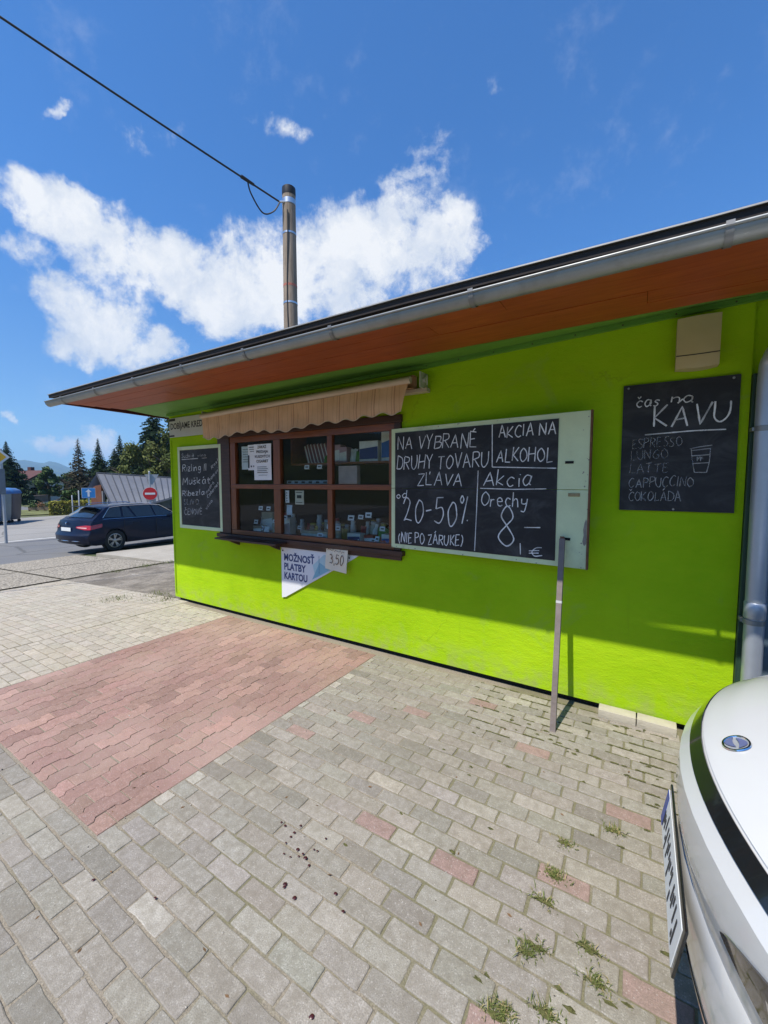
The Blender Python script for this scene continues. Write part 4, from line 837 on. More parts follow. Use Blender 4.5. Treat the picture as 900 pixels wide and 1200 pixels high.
for x0, x1, r_, lab in ((-.205, .028, .01, 'pale concrete block at the wall foot nearer the prop bar'), (.034, .262, -.02, 'pale concrete block at the wall foot nearer the white car')):
    mb = MB(); mb.box(-(x1 - x0) / 2, (x1 - x0) / 2, -.05, .05, 0, .068, bev=.007)
    o = mb.build('concrete_block', M('pale_block', (.47, .43, .34), .9, .15, 7, bump=.5, bscale=90, dirt=.3), smooth=35, label=lab, cat='block', group='concrete blocks along the wall foot'); o.location = ((x0 + x1) / 2, 3.295, .0); o.rotation_euler = (0, 0, r_)

# ---------------------------------------------------------------- papers and goods in the window
def note(name, x0, x1, z0, z1, y, label, lines=(), cat='notice', tilt=0.0, col=None):
    K = empty(name, ((x0 + x1) / 2, y, z0), label=label, cat=cat); mb = MB()
    rows = [[(lerp(x0, x1, i / 4) + tilt * (lerp(z0, z1, j / 4) - z0), y - .002 * math.sin(i + j * 1.7), lerp(z0, z1, j / 4) + tilt * .5 * (lerp(x0, x1, i / 4) - x0)) for i in range(5)] for j in range(5)]
    mb.grid(rows); mb.grid([[(p[0], p[1] + .0012, p[2]) for p in r] for r in rows]); sub(mb, 'sheet', col or PAPER, K, smooth=60)
    mb = MB(); fn = lambda u, v: (u + tilt * (v - z0), y - .0045, v)
    for ln in lines:
        if isinstance(ln[0], str): text_fit(mb, ln[0], fn, ln[1], ln[2], ln[3], ln[4], bold=.014)
        else: u0, u1, v, h = ln; mb.add([fn(u0, v), fn(u1, v), fn(u1, v + h), fn(u0, v + h)], [(0, 1, 2, 3)])
    if mb.v: sub(mb, 'print', INK, K, fixn=False)
    return K
yg = WY + .020
note('window_notice', -3.915, -3.625, 1.735, 2.155, WY - .027, 'white notice ZÁKAZ PREDAJA KUSOVÝCH CIGARIET taped over the upper left pane',
     [('ZÁKAZ', -3.85, -3.70, 2.105, .033), ('PREDAJA', -3.87, -3.67, 2.05, .033), ('KUSOVÝCH', -3.895, -3.645, 1.995, .033), ('CIGARIET', -3.87, -3.67, 1.94, .033)] + [(-3.86, -3.70 + .02 * (i % 2), 1.885 - i * .022, .006) for i in range(4)] + [(-3.84, -3.69, 1.79, .004)])
note('window_notice', -4.185, -3.985, 1.865, 2.145, yg - .006, 'plain white sheet with a few lines, leftmost paper in the window', [(-4.16, -4.03 + .01 * (i % 3), 2.105 - i * .03, .005) for i in range(6)])
note('window_notice', -4.06, -3.91, 1.855, 2.157, yg - .014, 'white sheet with a dark strip between two other window notices', [(-4.04, -3.925, 2.125, .008), (-4.035, -3.93, 2.10, .006), (-4.02, -3.94, 2.075, .006), (-4.058, -4.035, 1.88, .155)] + [(-4.01 + .045 * i, -3.99 + .045 * i, 1.89, .02) for i in range(2)])
note('window_card', -3.452, -3.395, 1.475, 1.615, yg - .002, 'narrow white card with black dots, taped at the top of the lower middle pane', [(-3.435, -3.42, 1.49 + i * .03, .014) for i in range(4)])
note('window_card', -3.44, -3.355, 1.335, 1.45, yg - .002, 'small pale blue card low in the middle pane corner', [], tilt=.05, col=M('pale_blue_card', (.40, .52, .62), .6, .25, 14))
note('window_card', -3.30, -3.17, 1.46, 1.615, yg - .002, 'cream card with a dark printed emblem taped in the lower middle pane', [(-3.285, -3.19, 1.59, .008), (-3.27, -3.20, 1.53, .035), (-3.285, -3.19, 1.48, .006)], col=M('cream_card', (.62, .58, .46), .7, .1))
note('window_label_strip', -3.44, -2.83, 1.69, 1.728, yg + .012, 'row of small round blue emblems along the middle rail behind the glass', [(-3.42 + i * .105, -3.37 + i * .105, 1.698, .02) for i in range(6)], col=M('blue_grey_strip', (.22, .30, .36), .6, .3, 18))

GOODG = 'goods on show behind the kiosk window'
def carton(x, y, z, w, d, h, cols, label, rz=0.0, cat='carton'):
    K = empty('carton', (x, y, z), rz, label=label, cat=cat, group=GOODG); mb = MB(); mb.box(-w / 2, w / 2, -d / 2, d / 2, 0, h, bev=.003); mb.build('box', cols[0], K)
    mb = MB(); mb.box(-w / 2 + .004, w / 2 - .004, -d / 2 - .0015, -d / 2 - .0003, h * .12, h * .62); mb.add([(-w / 2 + .004, -d / 2 - .002, h * .62), (w / 2 - .004, -d / 2 - .002, h * .5), (w / 2 - .004, -d / 2 - .002, h * .72)], [(0, 1, 2)]); mb.build('printed_front', cols[1], K); return K
def jar(x, y, z, r, h, c, lidc, label, cat='jar'):
    K = empty('jar', (x, y, z), label=label, cat=cat, group=GOODG); mb = MB(); mb.lathe([(r * .9, 0), (r, .01), (r, h * .72), (r * .75, h * .84), (r * .75, h * .86)], 14); mb.build('glass', c, K, smooth=40)
    mb = MB(); mb.lathe([(r * .8, h * .86), (r * .82, h * .87), (r * .82, h * .98), (r * .76, h)], 14); mb.build('lid', lidc, K, smooth=40); return K
def pouch(x, y, z, w, h, c, label, rz=0.0):
    mb = MB(); rows = []
    for j in range(7):
        t = j / 6; rows.append([((i / 6 - .5) * w * (1 - .12 * math.sin(math.pi * t)), -.035 * math.sin(math.pi * i / 6) * math.sin(math.pi * min(1, t + .12)) , t * h + .006 * math.sin(i * 2.1) * t) for i in range(7)])
    mb.grid(rows); mb.grid([[(p[0], -p[1] * .9 + .001, p[2]) for p in r] for r in rows]); o = mb.build('pouch', c, smooth=60, label=label, cat='pouch', group=GOODG); o.location = (x, y, z); o.rotation_euler = (R(-10), 0, rz); return o
def tagcard(x, y, z, w=.055, h=.04, label='small white price card among the goods on the window counter', rz=0.0, c=None):
    mb = MB(); mb.box(-w / 2, w / 2, -.001, .001, 0, h); mb.box(-w * .3, w * .3, -.0016, -.0012, h * .35, h * .65, 1); mb.box(-w / 2, w / 2, .0012, .02, 0, .002)
    o = mb.build('price_card', [c or PAPER, INK], label=label, cat='price card', group='white price cards on the window counter'); o.location = (x, y, z); o.rotation_euler = (R(-12), 0, rz); return o
def goods():
    C = lambda n, c, r=.5: M(n, c, r, .15, 12)
    white, navy, blue, pink, green, kraft, teal, red, yellow = C('carton_white', (.86, .80, .70)), C('carton_navy', (.02, .035, .16)), C('carton_blue', (.03, .12, .36)), C('carton_pink', (.55, .30, .30)), C('leaf_green', (.10, .26, .04)), C('kraft', (.34, .24, .14)), C('jar_teal', (.42, .38, .27), .2), C('label_red', (.40, .05, .04)), C('label_yellow', (.55, .40, .08))
    amber, silver, lilac = C('amber_fill', (.20, .09, .02), .2), C('lid_silver', (.5, .5, .5), .35), C('lilac_pack', (.46, .33, .30))
    mb = MB(); mb.box(-4.45, -1.97, WY + .16, WY + .75, 1.03, 1.055, bev=.003); mb.box(-4.40, -4.36, WY + .2, WY + .72, .101, 1.029); mb.box(-2.06, -2.02, WY + .2, WY + .72, .101, 1.029); o = mb.build('counter', M('counter_board', (.07, .06, .05), .5, .2, 4), label='dark counter board inside the kiosk just under the window panes', cat='counter')
    mb = MB(); mb.box(-3.50, -1.97, WY + .16, WY + .42, 1.905, 1.925, bev=.002); mb.box(-3.50, -3.48, WY + .16, WY + .42, 1.926, 2.34); mb.box(-1.99, -1.97, WY + .16, WY + .42, 1.926, 2.34)
    mb.build('hanging_shelf', REDWOOD, label='narrow wooden shelf hung behind the upper panes', cat='shelf')
    sy, sz = WY + .28, 1.925
    carton(-2.44, sy, sz, .23, .12, .215, (white, navy), 'white and navy carton on the upper shelf, left of two tall blue packs', .05)
    carton(-2.225, sy, sz, .12, .10, .30, (white, blue), 'tall white carton with bright blue front on the upper shelf', -.03)
    carton(-2.085, sy + .01, sz, .10, .10, .30, (white, navy), 'tall white carton at the right end of the upper shelf, beside the shutter chalkboard', .02)
    for i, (x, w_, h_) in enumerate(((-2.92, .16, .20), (-2.80, .10, .17))): carton(x, sy + .02, sz, w_, .10, h_, (pink, white), ['pink carton with white front on the upper shelf behind the window mullion', 'narrow pink carton right of another on the upper shelf'][i], .04)
    pouch(-2.68, sy, sz, .10, .15, white, 'white standing pouch on the upper shelf right of the mullion')
    pouch(-2.60, sy - .02, sz, .08, .12, green, 'green standing pouch on the upper shelf, left of the navy carton')
    pouch(-2.53, sy + .04, sz, .07, .10, kraft, 'brown standing pouch on the upper shelf, pressed against the navy carton')
    pouch(-3.06, sy, sz, .08, .11, green, 'green standing pouch on the upper shelf beside the striped magazines')
    for i in range(6):                                                   # sloping striped booklets
        mb = MB(); mb.box(-.045, .045, -.003, .003, 0, .24); mb.box(-.03, -.012, -.0042, -.0034, 0, .24, 1); mb.box(.016, .026, -.0042, -.0034, 0, .24, 1)
        o = mb.build('magazine', [C('magazine_red', (.28, .11, .10)), white], label='%s red and white striped magazine leaning on the upper shelf' % ['leftmost', 'second', 'third', 'fourth', 'fifth', 'rightmost'][i], cat='magazine', group='striped magazines on the upper shelf'); o.location = (-3.30 + i * .052, sy + .0, sz + .002); o.rotation_euler = (R(-8), R(-24), 0)
    carton(-2.69, WY + .22, 1.69, .25, .06, .195, (C('pale_pink_board', (.56, .44, .40)), C('pale_pink_front', (.60, .48, .44))), 'plain pale pink box standing on the middle rail behind the mullion', 0, 'box')
    for x, z in ((-3.25, 1.86), (-3.06, 1.86)): tagcard(x, WY + .155, z, .07, .045, 'white price card hung under the upper shelf edge')
    for x, z in ((-4.05, 1.33), (-3.91, 1.33)): tagcard(x, WY + .17, z + .03, .07, .05)
    cz = 1.055; rr = random.Random(11)
    carton(-4.14, WY + .24, cz, .15, .10, .10, (kraft, white), 'low brown box with white front in the lower left pane')
    carton(-4.10, WY + .38, cz, .20, .12, .27, (teal, white), 'tall tan pack at the back of the lower left pane')
    jar(-3.90, WY + .28, cz, .045, .17, teal, silver, 'tan jar with silver lid in the lower left pane'); jar(-3.79, WY + .26, cz, .04, .13, amber, red, 'amber jar with red lid in the lower left pane')
    carton(-3.68, WY + .30, cz, .11, .1, .22, (white, lilac), 'white and rosy pack beside the first upright, lower left pane')
    pouch(-3.99, WY + .20, cz, .10, .10, white, 'white pouch at the glass of the lower left pane')
    carton(-3.18, WY + .26, cz, .40, .14, .09, (teal, C('pale_mint', (.45, .55, .50))), 'long flat pale mint fronted box on the counter behind the lower middle pane')
    jar(-3.36, WY + .38, cz, .05, .16, amber, yellow, 'amber jar with yellow lid at the left of the lower middle pane'); jar(-2.88, WY + .26, cz, .04, .19, teal, silver, 'slim tan jar with silver lid at the right of the lower middle pane')
    pouch(-2.97, WY + .22, cz, .10, .11, lilac, 'rosy pouch at the glass of the lower middle pane'); jar(-3.02, WY + .42, cz, .04, .14, amber, silver, 'amber jar with silver lid behind the rosy pouch')
    carton(-2.60, WY + .22, cz, .17, .10, .105, (white, navy), 'white box with navy band at the left of the lower right pane'); carton(-2.44, WY + .27, cz, .12, .1, .09, (red, white), 'red box with white front in the lower right pane')
    pouch(-2.29, WY + .26, cz, .14, .17, green, 'bright green pouch in the lower right pane'); jar(-2.50, WY + .42, cz, .045, .22, teal, silver, 'tall tan jar at the back of the lower right pane'); jar(-2.38, WY + .44, cz, .045, .20, amber, yellow, 'amber jar with yellow lid at the back of the lower right pane')
    carton(-2.17, WY + .22, cz, .15, .1, .12, (white, blue), 'white box with blue front before the green pouch'); carton(-2.08, WY + .32, cz, .12, .1, .20, (lilac, white), 'tall rosy pack at the right end of the counter'); pouch(-2.22, WY + .18, cz, .12, .085, red, 'small red pouch at the glass of the lower right pane')
    kinds = [('small tan jar with silver lid crowded on the window counter', teal, silver), ('small amber jar with yellow lid crowded on the window counter', amber, yellow), ('small white tub crowded on the window counter', white, white), ('small rosy tub with red lid crowded on the window counter', lilac, red)]
    for k in range(26):
        x = -4.22 + k * .085 + rr.uniform(-.015, .015); lab, c1, c2 = kinds[rr.choice([0, 0, 1, 2, 2, 3])]
        if any(abs(x - q) < .07 for q in (-3.64, -3.54, -2.76)): continue
        o = jar(x, WY + rr.uniform(.50, .60), cz, rr.uniform(.030, .038), rr.uniform(.15, .26), c1, c2, lab)
    cols4 = [(green, 'green'), (red, 'red'), (yellow, 'yellow'), (kraft, 'brown'), (pink, 'pink'), (white, 'white')]
    for k in range(17):
        x = -4.24 + k * .135 + rr.uniform(-.02, .02); c, nm = cols4[rr.randrange(6)]
        if any(abs(x - q) < .07 for q in (-3.64, -3.54, -2.76, -3.2)): continue
        pouch(x, WY + rr.uniform(.33, .38), cz, rr.uniform(.07, .10), rr.uniform(.12, .20), c, 'small %s packet in the middle row on the window counter' % nm, rr.uniform(-.3, .3))
    for x, y, z in ((-4.2, .22, .12), (-4.06, .19, .05), (-3.85, .22, .15), (-3.72, .2, .08), (-3.66, .2, .2), (-3.42, .2, .10), (-3.33, .19, .02), (-2.95, .19, .13), (-3.08, .18, .03), (-2.84, .2, .12), (-2.66, .2, .24), (-2.53, .2, .26), (-2.43, .2, .28), (-2.57, .165, .01), (-2.36, .18, .02), (-2.25, .19, .15), (-2.1, .18, .14), (-2.15, .165, .015), (-2.3, .165, .04)):
        tagcard(x, WY + y, cz + z, rr.uniform(.055, .088), rr.uniform(.04, .058), rz=rr.uniform(-.2, .2))
goods()

# ---------------------------------------------------------------- weeds and spilled berries on the paving
def weeds():
    rr = random.Random(21); mb = MB()
    for k, (x, y) in enumerate(T_WEEDS):
        big = k < 12; n = rr.randint(70, 120) if big else rr.randint(22, 50); sp = rr.uniform(.016, .030) if big else rr.uniform(.008, .020); hh = .05 if big else .022
        for _ in range(n):
            bx, by = x + rr.gauss(0, sp), y + rr.gauss(0, sp * .55); a = rr.uniform(0, 6.28); L = rr.uniform(.4, 1.1) * hh * .62; w = rr.uniform(.0009, .0019); lean = rr.uniform(.3, 1.4)
            d = Vector((math.cos(a), math.sin(a), 0)); s = Vector((-d.y, d.x, 0)); b0 = Vector((bx, by, zg(bx) - .004)); m1 = b0 + d * (L * .4 * lean) + Vector((0, 0, L * .7)); t = b0 + d * (L * lean) + Vector((0, 0, L * rr.uniform(.5, 1)))
            mb.add([b0 - s * w, b0 + s * w, m1 + s * w, m1 - s * w, t], [(0, 1, 2, 3), (3, 2, 4)], 0 if rr.random() < .8 else 1)
        # a low mat of moss the blades stand in
        q = sp * (1.0 if big else .8); n2 = 11; ring = [(x + q * 1.5 * rr.uniform(.5, 1.2) * math.cos(a), y + q * .55 * rr.uniform(.5, 1.2) * math.sin(a), zg(x) + .0068) for a in [j * 6.283 / n2 for j in range(n2)]]
        mb.add(ring + [(x + (p[0] - x) * .5, y + (p[1] - y) * .5, zg(x) + .0068 + rr.uniform(.003, .008)) for p in ring] + [(x, y, zg(x) + .014)], [(j, (j + 1) % n2, n2 + (j + 1) % n2, n2 + j) for j in range(n2)] + [(n2 + j, n2 + (j + 1) % n2, 2 * n2) for j in range(n2)], 2)
    # moss and seedlings strung along the joints on the right
    for _ in range(950):
        x = rr.uniform(-1.5, .4) if rr.random() < .8 else rr.uniform(-2.1, .4); row = rr.randint(0, 29); y = 3.30 - row * .0915 + rr.gauss(0, .002)
        if mnoise.noise((x * 2.1, y * 2.1, 3.3)) < .08 - .25 * (y > 2.2): continue
        for _ in range(4):
            a = rr.uniform(0, 6.28); L = rr.uniform(.004, .012); w = .0022; d = Vector((math.cos(a), math.sin(a), 0)); s = Vector((-d.y, d.x, 0)); b0 = Vector((x + rr.gauss(0, .012), y + rr.gauss(0, .003), -.006)); t = b0 + d * L * .7 + Vector((0, 0, L))
            mb.add([b0 - s * w, b0 + s * w, t], [(0, 1, 2)], 0 if rr.random() < .7 else 1)
    for _ in range(330):                                                  # moss filling stretches of the long joints
        x = rr.uniform(-1.1, .42); row = rr.randint(0, 13); y = 3.30 - row * .0915; dn = mnoise.noise((x * 1.6, y * 1.6, 7.3)) + (.35 if y > 2.3 and x > -1.0 else 0)
        if dn < .16: continue
        L = rr.uniform(.008, .045); n2 = 9; up_ = []; lo_ = []
        for j in range(n2):
            xx = x + L * (j / (n2 - 1) - .5) * 2; w = .0042 * rr.uniform(.3, 1.5); up_.append((xx, y + w, .0066)); lo_.append((xx, y - w, .0066))
        mid = [(xx[0], y, .0075 + rr.uniform(.001, .005)) for xx in up_]; mb.grid([up_, mid, lo_], 2)
    # thin grass at the kiosk's far corner
    for cx, cy, n in ((-5.85, 3.30, 90), (-6.6, 3.0, 120), (-6.3, 3.42, 100), (-9.62, 5.0, 150), (-9.6, 5.55, 200), (-9.55, 4.3, 90)):
        for _ in range(n):
            bx, by = cx + rr.gauss(0, .13), cy + rr.gauss(0, .11); a = rr.uniform(0, 6.28); L = rr.uniform(.02, .07); w = .004; d = Vector((math.cos(a), math.sin(a), 0)); s = Vector((-d.y, d.x, 0)); b0 = Vector((bx, by, zg(bx))); t = b0 + d * L * .7 + Vector((0, 0, L)); mb.add([b0 - s * w, b0 + s * w, t], [(0, 1, 2)], 0)
    o = mb.build('weeds', [M('weed_green', (.11, .135, .03), .8, .35, 20), M('dry_grass', (.30, .25, .11), .9, .3, 20), M('joint_moss', (.115, .115, .035), .95, .5, 90, bump=.9, bscale=260)], fixn=False); tag(o, kind='stuff')
weeds()
def berries():
    rr = random.Random(5); mb = MB()
    for x, y in T_BERRIES:
        q = rr.uniform(.004, .0095); n = 8; mb.add([(x + q * rr.uniform(.7, 1.2) * math.cos(a), y + q * rr.uniform(.7, 1.2) * math.sin(a), .0115) for a in [k * 6.283 / n for k in range(n)]] + [(x, y, .0125 + q * .5)], [(k, (k + 1) % n, n) for k in range(n)])
    o = mb.build('crushed_berries', M('berry_red', (.055, .012, .012), .35, .3, 60), smooth=60); tag(o, kind='stuff')
berries()

def grit():
    rr = random.Random(31); mb = MB()
    for _ in range(520):
        x, y = rr.uniform(-3.2, .3), rr.uniform(-.1, 3.25); q = abs(rr.gauss(0, .0022)) + .0008; z = zg(x) + .0062; a0 = rr.uniform(0, 6)
        ring = [(x + q * rr.uniform(.7, 1.3) * math.cos(a0 + k * 1.257), y + q * rr.uniform(.7, 1.3) * math.sin(a0 + k * 1.257), z) for k in range(5)]; mb.add(ring + [(x, y, z + q * .8)], [(k, (k + 1) % 5, 5) for k in range(5)], rr.choice([0, 0, 1]))
    for _ in range(46):                                                  # dry leaf scraps
        x, y = rr.uniform(-2.6, .3), rr.uniform(.2, 3.2); z = zg(x) + .0075; a = rr.uniform(0, 6); L = rr.uniform(.005, .013); d = Vector((math.cos(a), math.sin(a), 0)) * L; s_ = Vector((-d.y, d.x, 0)) * .4; c = Vector((x, y, z)); mb.add([c - d, c - s_ + Vector((0, 0, .003)), c + d + Vector((0, 0, .002)), c + s_], [(0, 1, 2), (0, 2, 3)], 2)
    o = mb.build('grit', [M('grit_stone', (.36, .33, .28), .9, .4, 40), M('grit_dark', (.09, .08, .07), .9, .4, 40), M('leaf_scrap', (.16, .09, .04), .9, .4, 30)], fixn=False); tag(o, kind='stuff')
grit()
# ================================================================ CARS
def paint(name, col, flake=0.0, dust=.12):
    m, T, b = newmat(name); tc = T.new('ShaderNodeTexCoord'); n = T.noise(tc.outputs['Object'], 1.5, 4, .6).outputs['Fac']
    c = T.mix(T.ramp(n, .3, .7), tuple(x * .95 for x in col), col); d = T.sstep(T.noise(tc.outputs['Object'], 14, 6, .75).outputs['Fac'], .60, .80)
    c = T.mix(T.math('MULTIPLY', d, dust), c, (.35, .31, .25)); T.link(c, b.inputs['Base Color']); b.inputs['Roughness'].default_value = .38; b.inputs['Coat Weight'].default_value = .9 if dust > .1 else .22; b.inputs['Coat Roughness'].default_value = .035; b.inputs['Metallic'].default_value = flake; b.inputs['Specular IOR Level'].default_value = .5 if dust > .1 else .2
    # faint dust and orange peel in the clear coat
    bn = T.noise(tc.outputs['Object'], 420, 2, .5).outputs['Fac']; bp = T.new('ShaderNodeBump'); bp.inputs['Strength'].default_value = .03; bp.inputs['Distance'].default_value = .001; T.link(bn, bp.inputs['Height']); T.link(bp.outputs[0], b.inputs['Coat Normal']); return m
WHITEP = paint('white_car_paint', (.64, .64, .62)); NAVYP = paint('navy_car_paint', (.004, .008, .026), .0, .02)
TRIM = M('gloss_black_trim', (.012, .013, .013), .12, .1, coat=.5); RUBBER = M('tyre_rubber', (.018, .018, .018), .85, .2, 20); ALLOY = M('alloy_wheel', (.42, .42, .43), .3, .1, 6, metal=.85)
CARGLASS = M('tinted_car_glass', (.012, .016, .018), .04, .1, coat=.6, spec=.7); CHROME = M('chrome', (.75, .77, .80), .08, .03, metal=1.0); REDLAMP = M('red_tail_lamp', (.38, .012, .012), .12, .1, coat=.8); PLATEM = M('plate_white', (.72, .74, .74), .4, .04); EUBLUE = M('plate_blue', (.01, .05, .30), .4, .1)
LAMPCL = M('smoked_lamp_lens', (.045, .038, .034), .08, .3, 9, coat=1.0); UNDER = M('wheel_well', (.01, .01, .01), .95, .1)

def car_shell(mb, outline, w, cols, disp, bev=.045, zbev=.5, width=None):
    """side outline (x, z) swept across the car; disp(x, z, f) bends it in plan; f runs -1..1 across"""
    bm = bmesh.new(); grid = []
    for f in cols: grid.append([bm.verts.new(disp(x, z, f, (width(z) if width else w) * f)) for x, z in outline])
    n = len(outline); edge = []
    for a, b in zip(grid, grid[1:]):
        for i in range(n): bm.faces.new((a[i], a[(i + 1) % n], b[(i + 1) % n], b[i]))
    for g in (grid[0], grid[-1]): bm.faces.new(g)
    bmesh.ops.recalc_face_normals(bm, faces=bm.faces[:])
    if bev:
        for g in (grid[0], grid[-1]):
            for i in range(n):
                a, b = g[i], g[(i + 1) % n]
                if a.co.z > zbev and b.co.z > zbev: edge.append(bm.edges.get((a, b)))
        bmesh.ops.bevel(bm, geom=[e for e in edge if e], offset=bev, segments=4, affect='EDGES', profile=.55, clamp_overlap=True)
    bmesh.ops.triangulate(bm, faces=[f for f in bm.faces if len(f.verts) > 4])
    bm.verts.ensure_lookup_table(); bm.verts.index_update()
    mb.add([v.co.copy() for v in bm.verts], [[v.index for v in f.verts] for f in bm.faces]); bm.free()
def arch(cx, r, z0, back=False):
    a0 = math.asin(max(-1, min(1, (z0 - .34) / r))); pts = [(cx + r * math.cos(a), .34 + r * math.sin(a)) for a in [lerp(a0, math.pi - a0, k / 12) for k in range(13)]]
    return pts[::-1] if back else pts
def wheel(name, root, x, y, r=.335, wd=.21, side=1, spokes=5):
    L = Vector((x, y, r)); Wm = Matrix.Translation(L) @ Matrix.Rotation(R(90) * -side, 4, 'X')
    mb = MB(); mb.lathe([(r * .62, -wd / 2), (r * .93, -wd / 2), (r, -wd * .36), (r, wd * .36), (r * .93, wd / 2), (r * .66, wd / 2), (r * .64, wd * .3)], 36); mb.v = [tuple(Wm @ Vector(p)) for p in mb.v]; t = mb.build('tyre', RUBBER, smooth=40)
    mb = MB(); mb.lathe([(r * .60, -wd * .4), (r * .655, -wd * .4), (r * .655, wd * .46), (r * .61, wd * .47), (r * .59, wd * .30), (r * .58, .02)], 36); mb.v = [tuple(Wm @ Vector(p)) for p in mb.v]; rim = mb.build('rim', ALLOY, smooth=40)
    mb = MB()
    for k in range(spokes):
        for da in (-.16, .16):
            a = 2 * math.pi * k / spokes + .2; p0 = Vector((math.cos(a) * r * .1, math.sin(a) * r * .1, wd * .36)); p1 = Vector((math.cos(a + da) * r * .62, math.sin(a + da) * r * .62, wd * .40)); d = (p1 - p0).normalized(); s = Vector((-d.y, d.x, 0)) * r * .05
            mb.add([p0 - s, p0 + s, p1 + s * .8, p1 - s * .8] + [q - Vector((0, 0, .03)) for q in (p0 - s, p0 + s, p1 + s * .8, p1 - s * .8)], [(0, 1, 2, 3), (7, 6, 5, 4), (0, 4, 5, 1), (1, 5, 6, 2), (2, 6, 7, 3), (3, 7, 4, 0)])
    mb.lathe([(r * .17, wd * .3), (r * .17, wd * .4), (r * .1, wd * .43)], 16); mb.v = [tuple(Wm @ Vector(p)) for p in mb.v]; sp = mb.build('spokes', ALLOY)
    mb = MB(); mb.lathe([(r * .57, -.02), (r * .57, .0)], 24); mb.v = [tuple(Wm @ Vector(p)) for p in mb.v]; dk = mb.build('brake', UNDER)
    W_ = empty(name); W_.parent = root
    for o in (t, rim, sp, dk): o.parent = W_
    return W_

def white_car():
    yc = 1.41; K = empty('white_car', (0, yc, 0), label='white car parked nose first beside the kiosk, cut by the right photo edge', cat='car')
    w = .91; zb = .24
    OUT = [(.42, .22), (.26, .25), (.19, .32), (.152, .42), (.137, .50), (.130, .56), (.130, .62), (.134, .655), (.140, .668), (.130, .72), (.120, .80), (.126, .875), (.152, .908), (.178, .945), (.194, .954), (.26, .985), (.42, 1.03), (.70, 1.07), (1.0, 1.095), (1.22, 1.11),
           (2.0, 1.10), (3.6, 1.12), (4.22, 1.10), (4.36, 1.0), (4.42, .70), (4.45, .55), (4.40, .35), (4.25, zb)] + arch(3.62, .38, zb) + [(2.9, zb), (1.9, zb)] + arch(1.0, .38, zb)
    OUT = [p for p in OUT]
    def disp(x, z, f, y):
        wn = max(0, min(1, 1 - (x - .18) / 1.5)); wr = max(0, min(1, (x - 3.4) / 1.0)); low = 1 - .25 * max(0, min(1, (.62 - z) / .3))
        nx = x + .41 * y * y * wn ** 1.5 * low - .2 * y * y * wr
        cz = z - .085 * abs(f) ** 3.2 * max(0, min(1, (z - .62) / .3)) + (.0 if z > .3 else 0)
        return Vector((nx, y, cz))
    cols = [-1 + i / 10 for i in range(21)]
    mb = MB(); car_shell(mb, OUT, w, cols, disp, bev=.06, zbev=.45); mb.build('body', WHITEP, K, smooth=32)
    def S(s, y, off=0.0):
        def P(s_, y_): i = int(s_); i = min(i, len(OUT) - 2); t = s_ - i; return disp(lerp(OUT[i][0], OUT[i + 1][0], t), lerp(OUT[i][1], OUT[i + 1][1], t), y_ / w, y_)
        p = P(s, y)
        if off:
            a = P(s + .05, y) - P(s - .05, y); b = P(s, y + .01) - P(s, y - .01); nn = b.cross(a).normalized()
            if nn.x > 0.2 or nn.z < -.5: nn = -nn
            p = p + nn * off
        return p
    def patch(name, mat, srange, yrange, off, ns=6, ny=24, parent=None, lo=-.004, smooth=40, warp=None, **kw):
        mb = MB(); rows = []; rows0 = []
        for i in range(ns + 1):
            r1 = []; r0 = []
            for j in range(ny + 1):
                s, y = lerp(srange[0], srange[1], i / ns), lerp(yrange[0], yrange[1], j / ny)
                if warp: s, y = warp(i / ns, j / ny)
                r1.append(S(s, y, off)); r0.append(S(s, y, lo))
            rows.append(r1); rows0.append(r0)
        mb.grid(rows); mb.grid([rows[0], rows0[0]]); mb.grid([rows[-1], rows0[-1]]); mb.grid([[r[0] for r in rows], [r[0] for r in rows0]]); mb.grid([[r[-1] for r in rows], [r[-1] for r in rows0]])
        return mb.build(name, mat, parent or K, smooth=smooth, **kw)
    patch('grille_strip', TRIM, (12.02, 13.0), (-.50, .86), .0035, 4, 40)
    patch('hood', WHITEP, (13.35, 18.9), (-.80, .80), .004, 26, 40)
    # headlights: smoked drop shapes swept back round the corners, joined to the strip's end
    for sg in (-1, 1):
        def hw(u, v, sg=sg):
            y = lerp(.36, .84, v); top = lerp(9.55, 11.2, min(1, v * 1.6) ** .8); bot = lerp(9.5, 8.9, v ** .7); return lerp(bot, top, u), sg * y
        h = patch('headlight', LAMPCL, (0, 1), (0, 1), .004, 10, 30, warp=hw)
        mb = MB()
        for (s_, y_) in ((9.9, .52), (10.0, .64), (9.8, .74)): mb.add([S(s_ + dy_ * 6, sg * (y_ + dz_), .0065) for dy_, dz_ in ((-.03, -.012), (.03, -.02), (.04, .02), (-.02, .016))], [(0, 1, 2, 3)])
        mb.build('reflector', CHROME, h, fixn=False)
        patch('lamp_wing', TRIM, (12.02, 13.0), (sg * .50 + sg * .004, sg * .86), .0045, 4, 16) if sg < 0 else None
    # bumper crease and lower intake
    patch('intake', TRIM, (2.3, 3.4), (-.62, .62), .003, 4, 24)
    # number plate in a black holder, standing proud of the lower bumper
    pz, px = .605, .116; tl = lambda o: [setattr(v, 'co', v.co + Vector(((v.co.z - pz) * .17, 0, 0))) for v in o.data.vertices] and o
    mb = MB(); mb.box(px - .004, px + .004, -.305, .245, pz - .066, pz + .066, bev=.004); h = tl(mb.build('plate_holder', TRIM, K, smooth=35))
    mb = MB(); mb.box(px - .0065, px - .0045, -.290, .230, pz - .053, pz + .053); pl_ = tl(mb.build('number_plate', PLATEM, K))
    mb = MB(); mb.box(px - .008, px - .0068, .186, .229, pz - .052, pz + .052); tl(mb.build('country_band', EUBLUE, pl_))
    mb = MB(); rr = random.Random(3); y = .16
